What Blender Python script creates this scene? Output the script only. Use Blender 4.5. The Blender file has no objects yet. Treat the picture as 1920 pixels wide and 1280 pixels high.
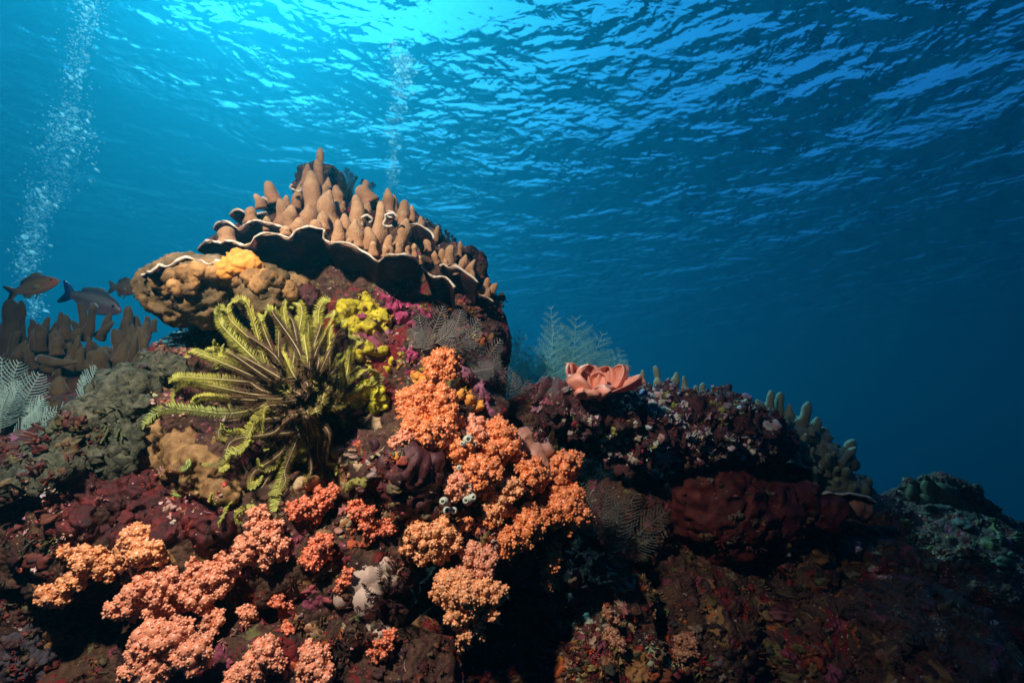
import bpy, math, random
import numpy as np
from mathutils import Vector, Matrix, noise
from mathutils.bvhtree import BVHTree

R = math.radians
random.seed(11)
rng = np.random.default_rng(11)
sc = bpy.context.scene
col = sc.collection

# ------------------------------------------------------------------ camera
PITCH = R(12)
FPX = 960.0                                   # focal length in photo pixels (18 mm on a 36 mm sensor)
cd = bpy.data.cameras.new('camera'); cam = bpy.data.objects.new('camera', cd); col.objects.link(cam)
cd.lens = 18.0; cd.sensor_width = 36.0; cd.clip_start = 0.02; cd.clip_end = 3000
cam.location = (0, 0, 0); cam.rotation_euler = (R(90) + PITCH, 0, 0)
sc.camera = cam
cd.dof.use_dof = True; cd.dof.focus_distance = 0.96; cd.dof.aperture_fstop = 4.5
FWD = Vector((0, math.cos(PITCH), math.sin(PITCH))); UP = Vector((0, -math.sin(PITCH), math.cos(PITCH))); RT = Vector((1, 0, 0))

def at(px, py, d):
    return d * (FWD + (px - 960) / FPX * RT + (640 - py) / FPX * UP)

# ------------------------------------------------------------------ world: daylight sky seen through the sea
SUN_AZ = R(-34)          # measured from +Y towards +X
SUN_EL = R(50)
w = bpy.data.worlds.new('World'); sc.world = w; w.use_nodes = True
nt = w.node_tree; nt.nodes.clear(); L = nt.links.new
def wn(t, **k):
    n = nt.nodes.new(t)
    for a, b in k.items(): setattr(n, a, b)
    return n
def wm(op, a, b=None, clamp=False):
    n = wn('ShaderNodeMath', operation=op); n.use_clamp = clamp
    for i, v in enumerate((a, b)):
        if v is None: continue
        if isinstance(v, (int, float)): n.inputs[i].default_value = v
        else: L(v, n.inputs[i])
    return n.outputs[0]
tc = wn('ShaderNodeTexCoord'); sx = wn('ShaderNodeSeparateXYZ'); L(tc.outputs['Generated'], sx.inputs[0])
cx = wn('ShaderNodeCombineXYZ'); L(sx.outputs[0], cx.inputs[0]); L(sx.outputs[1], cx.inputs[1])
L(wm('ABSOLUTE', sx.outputs[2]), cx.inputs[2])
dt = wn('ShaderNodeVectorMath', operation='DOT_PRODUCT'); L(cx.outputs[0], dt.inputs[0])
glow = at(560, -110, 1).normalized(); dt.inputs[1].default_value = glow
def srgb(r, g, b):
    f = lambda c: (c / 255 / 12.92) if c / 255 <= 0.04045 else ((c / 255 + 0.055) / 1.055) ** 2.4
    return (f(r), f(g), f(b), 1)
def ramp(nodes, stops, interp='LINEAR'):
    n = nodes.new('ShaderNodeValToRGB'); cr = n.color_ramp; cr.interpolation = interp
    while len(cr.elements) > 1: cr.elements.remove(cr.elements[-1])
    cr.elements[0].position = stops[0][0]; cr.elements[0].color = stops[0][1]
    for p, c in stops[1:]:
        e = cr.elements.new(p); e.color = c
    return n
rp = ramp(nt.nodes, [(0.0, srgb(0, 12, 34)), (0.22, srgb(0, 24, 62)), (0.40, srgb(0, 43, 90)), (0.55, srgb(0, 62, 116)),
                     (0.72, srgb(3, 84, 140)), (0.84, srgb(8, 112, 164)), (0.92, srgb(28, 158, 200)), (1.0, srgb(60, 195, 230))])
L(dt.outputs['Value'], rp.inputs[0])
sky = wn('ShaderNodeTexSky', sky_type='NISHITA'); sky.sun_disc = False
sky.sun_elevation = SUN_EL; sky.sun_rotation = SUN_AZ
# above the surface the sky comes through the water, filtered blue
mr = wn('ShaderNodeMapRange', interpolation_type='SMOOTHSTEP'); L(sx.outputs[2], mr.inputs[0])
mr.inputs[1].default_value = 0.10; mr.inputs[2].default_value = 0.58; mr.inputs[3].default_value = 0; mr.inputs[4].default_value = 1
tint = wn('ShaderNodeMix', data_type='RGBA', blend_type='MULTIPLY'); tint.inputs[0].default_value = 1
L(sky.outputs[0], tint.inputs[6]); tint.inputs[7].default_value = (0.025, 0.078, 0.106, 1)
up = wn('ShaderNodeMix', data_type='RGBA', blend_type='MULTIPLY'); up.inputs[0].default_value = 1
L(rp.outputs[0], up.inputs[6]); up.inputs[7].default_value = (2.4, 1.35, 1.25, 1)
ad = wn('ShaderNodeMix', data_type='RGBA', blend_type='ADD'); ad.inputs[0].default_value = 1
L(up.outputs[2], ad.inputs[6]); L(tint.outputs[2], ad.inputs[7])
mx = wn('ShaderNodeMix', data_type='RGBA'); L(mr.outputs[0], mx.inputs[0]); L(rp.outputs[0], mx.inputs[6]); L(ad.outputs[2], mx.inputs[7])
# the deep below is dark
md = wn('ShaderNodeMapRange', interpolation_type='SMOOTHSTEP'); L(sx.outputs[2], md.inputs[0])
md.inputs[1].default_value = -0.95; md.inputs[2].default_value = -0.60; md.inputs[3].default_value = 0.04; md.inputs[4].default_value = 1
dm = wn('ShaderNodeMix', data_type='RGBA', blend_type='MULTIPLY'); dm.inputs[0].default_value = 1
L(mx.outputs[2], dm.inputs[6]); L(md.outputs[0], dm.inputs[7])
bg = wn('ShaderNodeBackground'); bg.inputs[1].default_value = 1.0; L(dm.outputs[2], bg.inputs[0])
wo = wn('ShaderNodeOutputWorld'); L(bg.outputs[0], wo.inputs[0])

# ------------------------------------------------------------------ sun, and the photographer's flash above the camera
sd = bpy.data.lights.new('sun', 'SUN'); sun = bpy.data.objects.new('sun', sd); col.objects.link(sun)
sd.energy = 5.0; sd.angle = R(3); sd.color = (1, 0.97, 0.92)
sv = Vector((math.sin(SUN_AZ) * math.cos(SUN_EL), math.cos(SUN_AZ) * math.cos(SUN_EL), math.sin(SUN_EL)))
sun.rotation_euler = (-sv).to_track_quat('-Z', 'Y').to_euler()
fd = bpy.data.lights.new('camera_flash', 'SPOT'); flash = bpy.data.objects.new('camera_flash', fd); col.objects.link(flash)
fd.energy = 125; fd.color = (1, 0.89, 0.75); fd.spot_size = R(98); fd.spot_blend = 1.0; fd.shadow_soft_size = 0.03
flash.location = at(860, 100, 0.0) + Vector((-0.52, 0.06, 0.80))
flash.rotation_euler = (at(430, 735, 0.95) - flash.location).to_track_quat('-Z', 'Y').to_euler()

sc.view_settings.view_transform = 'Standard'; sc.view_settings.look = 'None'
sc.view_settings.exposure = 0.0; sc.view_settings.gamma = 1
sc.render.engine = 'CYCLES'
cy = sc.cycles
cy.use_denoising = True; cy.max_bounces = 8; cy.diffuse_bounces = 2; cy.glossy_bounces = 4; cy.transmission_bounces = 6
cy.volume_bounces = 1; cy.transparent_max_bounces = 12; cy.sample_clamp_indirect = 4; cy.caustics_reflective = False; cy.caustics_refractive = False

# ------------------------------------------------------------------ mesh helpers
def tag(o, label=None, cat=None, group=None, kind=None):
    if label: o['label'] = label
    if cat: o['category'] = cat
    if group: o['group'] = group
    if kind: o['kind'] = kind
    return o

def empty(name, loc, label=None, cat=None, group=None):
    o = bpy.data.objects.new(name, None); o.empty_display_size = 0.05; o.location = loc; col.objects.link(o)
    return tag(o, label, cat, group)

class G:
    """collects vertices, faces and a vertex colour"""
    def __init__(s): s.V = []; s.T = []; s.Q = []; s.C = []; s.n = 0
    def add(s, V, tris=None, quads=None, c=(1, 1, 1)):
        V = np.asarray(V, float).reshape(-1, 3)
        s.V.append(V)
        if tris is not None and len(tris): s.T.append(np.asarray(tris, int).reshape(-1, 3) + s.n)
        if quads is not None and len(quads): s.Q.append(np.asarray(quads, int).reshape(-1, 4) + s.n)
        c = np.asarray(c, float)
        s.C.append(np.tile(c, (len(V), 1)) if c.ndim == 1 else c)
        s.n += len(V)
    def arrays(s):
        V = np.concatenate(s.V); T = np.concatenate(s.T) if s.T else np.zeros((0, 3), int)
        Q = np.concatenate(s.Q) if s.Q else np.zeros((0, 4), int)
        return V, T, Q, np.concatenate(s.C)
    def build(s, name, mat, parent=None, smooth=True):
        V, T, Q, C = s.arrays()
        return np_obj(name, V, T, Q, C, mat, parent, smooth)

def np_obj(name, V, T, Q, C, mat, parent=None, smooth=True):
    if parent is not None: V = V - np.array(parent.matrix_local_abs if hasattr(parent, 'matrix_local_abs') else base_of(parent))
    me = bpy.data.meshes.new(name)
    me.vertices.add(len(V)); me.vertices.foreach_set('co', np.ascontiguousarray(V, np.float32).ravel())
    nl = 3 * len(T) + 4 * len(Q)
    me.loops.add(nl); me.loops.foreach_set('vertex_index', np.concatenate([T.ravel(), Q.ravel()]).astype(np.int32))
    me.polygons.add(len(T) + len(Q))
    st = np.concatenate([np.arange(len(T)) * 3, 3 * len(T) + np.arange(len(Q)) * 4]).astype(np.int32)
    me.polygons.foreach_set('loop_start', st)
    me.polygons.foreach_set('use_smooth', np.full(len(T) + len(Q), smooth))
    if C is not None:
        a = me.color_attributes.new('col', 'FLOAT_COLOR', 'POINT')
        a.data.foreach_set('color', np.ascontiguousarray(np.hstack([C, np.ones((len(C), 1))]), np.float32).ravel())
    me.update(calc_edges=True); me.validate()
    me.materials.append(mat)
    o = bpy.data.objects.new(name, me); col.objects.link(o)
    if parent is not None: o.parent = parent
    return o

def base_of(o):
    v = Vector((0, 0, 0))
    while o is not None:
        v = v + o.location; o = o.parent
    return v

def tube(P, rad, seg=8, cap=True):
    P = np.asarray([tuple(p) for p in P], float); n = len(P); rad = np.asarray(rad, float)
    Tn = np.gradient(P, axis=0); Tn /= np.linalg.norm(Tn, axis=1)[:, None] + 1e-12
    ref = np.array([0.0, 1, 0]) if abs(Tn[0][1]) < 0.8 else np.array([1.0, 0, 0])
    u = np.cross(Tn[0], ref); u /= np.linalg.norm(u)
    ang = np.linspace(0, 2 * math.pi, seg, endpoint=False); V = []
    for i in range(n):
        u = u - Tn[i] * np.dot(u, Tn[i]); u /= np.linalg.norm(u) + 1e-12
        v = np.cross(Tn[i], u)
        V.append(P[i] + rad[i] * (np.cos(ang)[:, None] * u + np.sin(ang)[:, None] * v))
    V = np.concatenate(V)
    q = []
    for i in range(n - 1):
        for k in range(seg):
            a = i * seg + k; b = i * seg + (k + 1) % seg
            q.append((a, b, b + seg, a + seg))
    t = []
    if cap:
        V = np.vstack([V, P[0], P[-1]])
        for k in range(seg):
            t.append((n * seg, (k + 1) % seg, k)); t.append((n * seg + 1, (n - 1) * seg + k, (n - 1) * seg + (k + 1) % seg))
    return V, t, q

def ico(sub):
    import bmesh
    bm = bmesh.new(); bmesh.ops.create_icosphere(bm, subdivisions=sub, radius=1)
    V = np.array([v.co[:] for v in bm.verts]); F = np.array([[v.index for v in f.verts] for f in bm.faces]); bm.free()
    return V, F
ICO = {k: ico(k) for k in (1, 2, 3, 4)}

def fbm(p, sc_, oct_=3):
    return noise.fractal(Vector(p) * sc_, 0.9, 2.1, oct_)

def displace(V, N, terms):
    """terms: (scale, amplitude, kind)"""
    out = V.copy()
    for i in range(len(V)):
        p = Vector(V[i]); h = 0.0
        for s, a, k in terms:
            if k == 'n': h += a * noise.noise(p * s)
            elif k == 'r': h += a * (0.5 - abs(noise.noise(p * s))) * 2
            elif k == 'v': h += a * (0.55 - noise.voronoi(p * s)[0][0]) * 1.6
            elif k == 'f': h += a * noise.fractal(p * s, 0.8, 2.2, 3)
        out[i] += N[i] * h
    return out

def vnormals(V, F):
    N = np.zeros_like(V)
    a = V[F[:, 0]]; b = V[F[:, 1]]; c = V[F[:, 2]]
    fn = np.cross(b - a, c - a)
    if F.shape[1] == 4:
        fn = np.cross(c - a, V[F[:, 3]] - b)
    for k in range(F.shape[1]): np.add.at(N, F[:, k], fn)
    return N / (np.linalg.norm(N, axis=1)[:, None] + 1e-12)

def union(blobs, voxel, smooth=2):
    """blobs: (centre, (rx,ry,rz), 3x3 matrix or None); returns V, Q of the voxel union"""
    g = G()
    iv, itr = ICO[3]
    for c, r, m in blobs:
        p = iv * np.asarray(r)
        if m is not None: p = p @ np.array(m).T
        g.add(p + np.asarray(c), tris=itr)
    V, T, Q, C = g.arrays()
    me = bpy.data.meshes.new('tmp'); me.from_pydata(V.tolist(), [], T.tolist())
    o = bpy.data.objects.new('tmp', me); col.objects.link(o)
    m = o.modifiers.new('r', 'REMESH'); m.mode = 'VOXEL'; m.voxel_size = voxel
    dg = bpy.context.evaluated_depsgraph_get(); dg.update()
    ev = o.evaluated_get(dg); em = ev.to_mesh()
    nv = len(em.vertices); VV = np.zeros(nv * 3, np.float32); em.vertices.foreach_get('co', VV); VV = VV.reshape(-1, 3).astype(float)
    nq = len(em.polygons); QQ = np.zeros(len(em.loops), np.int32); em.loops.foreach_get('vertex_index', QQ); QQ = QQ.reshape(nq, 4)
    ev.to_mesh_clear(); bpy.data.objects.remove(o); bpy.data.meshes.remove(me)
    E = np.concatenate([QQ[:, [0, 1]], QQ[:, [1, 2]], QQ[:, [2, 3]], QQ[:, [3, 0]]])
    deg = np.bincount(E.ravel(), minlength=nv)[:, None] + 1e-9
    for _ in range(smooth):
        A = np.zeros_like(VV); np.add.at(A, E[:, 0], VV[E[:, 1]]); np.add.at(A, E[:, 1], VV[E[:, 0]])
        VV = 0.4 * VV + 0.6 * A / deg
    return VV, QQ

def frame(n):
    n = Vector(n).normalized(); a = Vector((0, 0, 1)) if abs(n.z) < 0.9 else Vector((1, 0, 0))
    u = a.cross(n).normalized(); v = n.cross(u)
    return Matrix((u, v, n)).transposed()

# ------------------------------------------------------------------ materials
def mat(name, stops, scale=20, rough=0.7, bump=0.4, bscale=60, bdist=0.004, spec=0.3, detail=5, vcol=False, speck=None,
        sss=0.0, sheen=0.0, metal=0.0, distort=0.6, voro=None, coat=0.0):
    m = bpy.data.materials.new(name); m.use_nodes = True; t = m.node_tree; N = t.nodes; N.clear(); K = t.links.new
    out = N.new('ShaderNodeOutputMaterial'); b = N.new('ShaderNodeBsdfPrincipled'); K(b.outputs[0], out.inputs[0])
    tc = N.new('ShaderNodeTexCoord')
    n1 = N.new('ShaderNodeTexNoise'); n1.inputs['Scale'].default_value = scale; n1.inputs['Detail'].default_value = detail
    n1.inputs['Roughness'].default_value = 0.62; n1.inputs['Distortion'].default_value = distort
    K(tc.outputs['Object'], n1.inputs['Vector'])
    r1 = ramp(N, [(p, (c[0], c[1], c[2], 1)) for p, c in stops]); K(n1.outputs[0], r1.inputs[0])
    c_out = r1.outputs[0]
    if speck:                                   # speckles: (scale, threshold, colour)
        for s, th, c in speck:
            v = N.new('ShaderNodeTexVoronoi'); v.inputs['Scale'].default_value = s; v.inputs['Randomness'].default_value = 1
            K(tc.outputs['Object'], v.inputs['Vector'])
            r2 = ramp(N, [(th * 0.75, (1, 1, 1, 1)), (th, (0, 0, 0, 1))]); K(v.outputs['Distance'], r2.inputs[0])
            mm = N.new('ShaderNodeMix'); mm.data_type = 'RGBA'; K(r2.outputs[0], mm.inputs[0]); K(c_out, mm.inputs[6]); mm.inputs[7].default_value = (*c, 1)
            c_out = mm.outputs[2]
    if vcol:
        a = N.new('ShaderNodeAttribute'); a.attribute_name = 'col'
        mm = N.new('ShaderNodeMix'); mm.data_type = 'RGBA'; mm.blend_type = 'MULTIPLY'; mm.inputs[0].default_value = 1
        K(c_out, mm.inputs[6]); K(a.outputs['Color'], mm.inputs[7]); c_out = mm.outputs[2]
    K(c_out, b.inputs['Base Color'])
    b.inputs['Roughness'].default_value = rough; b.inputs['Specular IOR Level'].default_value = spec; b.inputs['Metallic'].default_value = metal
    if sss:
        b.inputs['Subsurface Weight'].default_value = sss; b.inputs['Subsurface Radius'].default_value = (0.006, 0.003, 0.002); b.inputs['Subsurface Scale'].default_value = 1.0
    if sheen: b.inputs['Sheen Weight'].default_value = sheen; b.inputs['Sheen Roughness'].default_value = 0.4
    if coat: b.inputs['Coat Weight'].default_value = coat; b.inputs['Coat Roughness'].default_value = 0.25
    if bump:
        n2 = N.new('ShaderNodeTexNoise'); n2.inputs['Scale'].default_value = bscale; n2.inputs['Detail'].default_value = 6; n2.inputs['Roughness'].default_value = 0.7
        K(tc.outputs['Object'], n2.inputs['Vector'])
        h = n2.outputs[0]
        if voro:
            v = N.new('ShaderNodeTexVoronoi'); v.inputs['Scale'].default_value = voro; K(tc.outputs['Object'], v.inputs['Vector'])
            ma = N.new('ShaderNodeMath'); ma.operation = 'SUBTRACT'; K(h, ma.inputs[0]); K(v.outputs['Distance'], ma.inputs[1]); h = ma.outputs[0]
        bp = N.new('ShaderNodeBump'); bp.inputs['Strength'].default_value = bump; bp.inputs['Distance'].default_value = bdist
        K(h, bp.inputs['Height']); K(bp.outputs[0], b.inputs['Normal'])
    return m
# ------------------------------------------------------------------ water surface overhead (structure)
SURF_Z = 5.0
def water_material():
    m = bpy.data.materials.new('sea_surface'); m.use_nodes = True; t = m.node_tree; N = t.nodes; N.clear(); K = t.links.new
    out = N.new('ShaderNodeOutputMaterial')
    tc = N.new('ShaderNodeTexCoord')
    def wave(scale, sxyz, rot, detail, rough, dist):
        mp = N.new('ShaderNodeMapping'); mp.inputs['Scale'].default_value = sxyz; mp.inputs['Rotation'].default_value = (0, 0, rot)
        K(tc.outputs['Object'], mp.inputs['Vector'])
        n = N.new('ShaderNodeTexNoise'); n.inputs['Scale'].default_value = scale; n.inputs['Detail'].default_value = detail
        n.inputs['Roughness'].default_value = rough; n.inputs['Distortion'].default_value = dist
        K(mp.outputs[0], n.inputs['Vector']); return n.outputs[0]
    h1 = wave(0.17, (1, 1.2, 1), R(-24), 2, 0.45, 0.2)
    h2 = wave(0.95, (1, 1.25, 1), R(-14), 3, 0.5, 0.4)
    h3 = wave(3.2, (1, 1.15, 1), R(8), 3, 0.55, 0.4)
    def mul(a, f):
        x = N.new('ShaderNodeMath'); x.operation = 'MULTIPLY'; K(a, x.inputs[0])
        if isinstance(f, float): x.inputs[1].default_value = f
        else: K(f, x.inputs[1])
        return x.outputs[0]
    def add(a, b):
        x = N.new('ShaderNodeMath'); x.operation = 'ADD'; K(a, x.inputs[0]); K(b, x.inputs[1]); return x.outputs[0]
    # calmer water over the reef to the left
    sp = N.new('ShaderNodeSeparateXYZ'); K(tc.outputs['Object'], sp.inputs[0])
    mr = N.new('ShaderNodeMapRange'); mr.interpolation_type = 'SMOOTHSTEP'; K(sp.outputs[0], mr.inputs[0])
    mr.inputs[1].default_value = -8.0; mr.inputs[2].default_value = -0.5; mr.inputs[3].default_value = 0.22; mr.inputs[4].default_value = 1.0
    h = add(add(mul(h1, 1.25), mul(h2, 0.47)), mul(h3, 0.095))
    h = mul(h, mr.outputs[0])
    bp = N.new('ShaderNodeBump'); bp.inputs['Strength'].default_value = 1.0; bp.inputs['Distance'].default_value = 1.0; K(h, bp.inputs['Height'])
    fr = N.new('ShaderNodeFresnel'); fr.inputs['IOR'].default_value = 1.333; K(bp.outputs[0], fr.inputs['Normal'])
    tr = N.new('ShaderNodeBsdfTransparent'); tr.inputs[0].default_value = (0.30, 0.84, 1.0, 1)
    gl = N.new('ShaderNodeBsdfGlossy'); gl.inputs['Roughness'].default_value = 0.03; gl.inputs['Color'].default_value = (0.95, 0.97, 1, 1); K(bp.outputs[0], gl.inputs['Normal'])
    mx = N.new('ShaderNodeMixShader'); K(fr.outputs[0], mx.inputs[0]); K(tr.outputs[0], mx.inputs[1]); K(gl.outputs[0], mx.inputs[2])
    K(mx.outputs[0], out.inputs[0])
    return m
g = G(); S = 900
n = 40
xs = np.linspace(-S, S, n + 1); vv = np.array([(x, y, SURF_Z) for y in xs for x in xs])
g.add(vv, quads=[(j * (n + 1) + i, j * (n + 1) + i + 1, (j + 1) * (n + 1) + i + 1, (j + 1) * (n + 1) + i) for j in range(n) for i in range(n)])
tag(g.build('water_surface', water_material()), kind='structure')
# ------------------------------------------------------------------ reef rock (structure): blobs given by photo pixel, depth and radius
def reef_material():
    m = bpy.data.materials.new('reef_rock'); m.use_nodes = True; t = m.node_tree; N = t.nodes; N.clear(); K = t.links.new
    out = N.new('ShaderNodeOutputMaterial'); b = N.new('ShaderNodeBsdfPrincipled'); K(b.outputs[0], out.inputs[0])
    tc = N.new('ShaderNodeTexCoord')
    def nz(s, d=4, r=0.6, ds=0.8, off=0.0):
        mp = N.new('ShaderNodeMapping'); mp.inputs['Location'].default_value = (off, off * 1.7, -off); K(tc.outputs['Object'], mp.inputs[0])
        n = N.new('ShaderNodeTexNoise'); n.inputs['Scale'].default_value = s; n.inputs['Detail'].default_value = d
        n.inputs['Roughness'].default_value = r; n.inputs['Distortion'].default_value = ds; K(mp.outputs[0], n.inputs[0]); return n.outputs[0]
    base = ramp(N, [(0.25, (0.012, 0.008, 0.007, 1)), (0.42, (0.05, 0.022, 0.016, 1)), (0.55, (0.10, 0.05, 0.03, 1)), (0.66, (0.06, 0.018, 0.018, 1)), (0.8, (0.16, 0.10, 0.06, 1))])
    K(nz(14, 6), base.inputs[0]); c = base.outputs[0]
    for s, lo, hi, colr, off in ((7, 0.56, 0.60, (0.17, 0.012, 0.014), 3.1), (11, 0.60, 0.63, (0.24, 0.05, 0.09), 7.7), (9, 0.62, 0.65, (0.26, 0.14, 0.05), 12.4),
                                 (16, 0.63, 0.66, (0.15, 0.14, 0.05), 17.2), (19, 0.645, 0.67, (0.42, 0.10, 0.02), 23.9), (24, 0.66, 0.69, (0.48, 0.36, 0.30), 31.0)):
        mr = N.new('ShaderNodeMapRange'); K(nz(s, 4, 0.65, 1.2, off), mr.inputs[0]); mr.inputs[1].default_value = lo; mr.inputs[2].default_value = hi
        mx = N.new('ShaderNodeMix'); mx.data_type = 'RGBA'; K(mr.outputs[0], mx.inputs[0]); K(c, mx.inputs[6]); mx.inputs[7].default_value = (*colr, 1); c = mx.outputs[2]
    # pale grains
    v = N.new('ShaderNodeTexVoronoi'); v.inputs['Scale'].default_value = 95; K(tc.outputs['Object'], v.inputs['Vector'])
    r2 = ramp(N, [(0.16, (1, 1, 1, 1)), (0.24, (0, 0, 0, 1))]); K(v.outputs['Distance'], r2.inputs[0])
    gate = N.new('ShaderNodeMath'); gate.operation = 'MULTIPLY'; mr = N.new('ShaderNodeMapRange'); K(nz(8, 3, 0.6, 0.5, 40), mr.inputs[0]); mr.inputs[1].default_value = 0.55; mr.inputs[2].default_value = 0.62
    K(r2.outputs[0], gate.inputs[0]); K(mr.outputs[0], gate.inputs[1])
    mx = N.new('ShaderNodeMix'); mx.data_type = 'RGBA'; K(gate.outputs[0], mx.inputs[0]); K(c, mx.inputs[6]); mx.inputs[7].default_value = (0.55, 0.40, 0.36, 1); c = mx.outputs[2]
    # turf fading from warm growth to grey-green on the far left of the reef
    K(c, b.inputs['Base Color']); b.inputs['Roughness'].default_value = 0.75; b.inputs['Specular IOR Level'].default_value = 0.25
    bp = N.new('ShaderNodeBump'); bp.inputs['Strength'].default_value = 0.9; bp.inputs['Distance'].default_value = 0.008
    a = N.new('ShaderNodeMath'); a.operation = 'SUBTRACT'; K(nz(60, 8, 0.75), a.inputs[0]); K(v.outputs['Distance'], a.inputs[1]); K(a.outputs[0], bp.inputs['Height'])
    K(bp.outputs[0], b.inputs['Normal'])
    return m
M_REEF = reef_material()

def B(px, py, d, r, sy=1.0, sz=1.0, rot=0):
    k = d / FPX
    m = None
    if rot: m = Matrix.Rotation(R(rot), 3, FWD)
    return (at(px, py, d), (r * k, r * k * sz, r * k * sy), m)

REEF = [
    # upper dome under the finger coral
    B(600, 420, 1.42, 62, .9), B(560, 450, 1.38, 70, .6), B(690, 440, 1.40, 78, .7), B(760, 470, 1.38, 70, .8), B(840, 530, 1.38, 62, .9), B(880, 590, 1.35, 52, 1.1),
    B(600, 365, 1.46, 36, 1.2), B(480, 470, 1.32, 70, .35),
    # pinnacle wall
    B(700, 640, 1.36, 190), B(840, 640, 1.34, 95, 1.2), B(860, 720, 1.22, 72), B(640, 560, 1.36, 130, .7), B(500, 620, 1.34, 110),
    B(720, 720, 1.16, 120), B(800, 780, 1.10, 105), B(870, 800, 1.1, 70), B(660, 840, 1.08, 110), B(560, 760, 1.2, 170), B(420, 760, 1.28, 150),
    # middle and left slope
    B(480, 880, 1.06, 150, .8), B(330, 850, 1.10, 140, .8), B(760, 900, 0.98, 110), B(850, 900, 1.0, 90), B(930, 900, 1.05, 80), B(980, 830, 1.24, 60, 1.3), B(1010, 960, 1.06, 70),
    B(130, 870, 1.32, 130, .8), B(250, 830, 1.30, 110, .7), B(40, 900, 1.36, 120, 1), B(350, 690, 1.44, 50, .9), B(150, 790, 1.55, 160, .4), B(20, 790, 1.6, 110, .7), B(270, 735, 1.55, 60, .8), B(90, 755, 1.68, 130, .45), B(230, 720, 1.72, 90, .5), B(20, 740, 1.72, 90, .6), B(60, 800, 1.42, 110, .55), B(160, 770, 1.45, 60, .7),
    B(60, 980, 1.05, 170, .9), B(240, 980, 1.00, 170, .75), B(400, 1010, 0.97, 150, .8), B(560, 1010, 0.96, 130, .9), B(690, 1010, 0.97, 110), B(800, 985, 0.95, 80, .7),
    B(20, 1200, 0.92, 150), B(180, 1280, 0.95, 150, .8), B(400, 1200, 0.93, 120), B(520, 1250, 0.88, 130, .8), B(650, 1180, 0.92, 110, 1.2), B(740, 1280, 0.88, 110, .8), B(900, 1010, 1.0, 90, .7),
    # the dark cave behind the hanging soft coral and the left hollow
    B(950, 1180, 1.30, 190, 1.2), B(150, 1150, 1.25, 200, .7),
    # right slope
    B(1130, 1140, 1.22, 84, 1.1), B(1130, 1260, 1.12, 120, .8), B(1230, 1060, 1.51, 120, .8), B(1270, 1210, 1.34, 150), B(1400, 1120, 1.55, 170), B(1400, 980, 1.76, 140, .7),
    B(1120, 850, 1.85, 120, .8), B(1240, 870, 1.9, 120, .6), B(1160, 960, 1.45, 110, .9), B(1290, 900, 1.62, 160, .6), B(1540, 1030, 1.66, 100, .8), B(1600, 1150, 1.62, 190), B(1470, 1250, 1.36, 160), B(1640, 990, 1.62, 75, .7), B(1760, 1120, 1.55, 190, .8),
    B(1740, 1000, 1.72, 70, .8), B(1765, 935, 1.75, 36, 1.2), B(1752, 908, 1.75, 15, 1.2), B(1790, 935, 1.75, 34, 1.2), B(1712, 930, 1.75, 15, 1.5), B(1725, 950, 1.75, 24, 1.1), B(1680, 950, 1.75, 26, .7), B(1820, 970, 1.75, 40, 1), B(1885, 985, 1.78, 22, .9), B(1920, 1000, 1.78, 26, .9), B(1830, 1040, 1.76, 90, .8), B(1890, 1060, 1.8, 80, .7), B(1900, 1200, 1.5, 160), B(1700, 1270, 1.25, 170),
    B(1500, 870, 1.80, 70, .8), B(1560, 930, 1.80, 60, .8),
]
V, Q = union(REEF, 0.0095, 3)
Nn = vnormals(V, Q)
V = displace(V, Nn, [(7, 0.030, 'n'), (17, 0.022, 'r'), (42, 0.010, 'v'), (95, 0.0045, 'n')])
reef = np_obj('reef_rock', V, np.zeros((0, 3), int), Q, None, M_REEF)
tag(reef, kind='structure')

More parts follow.
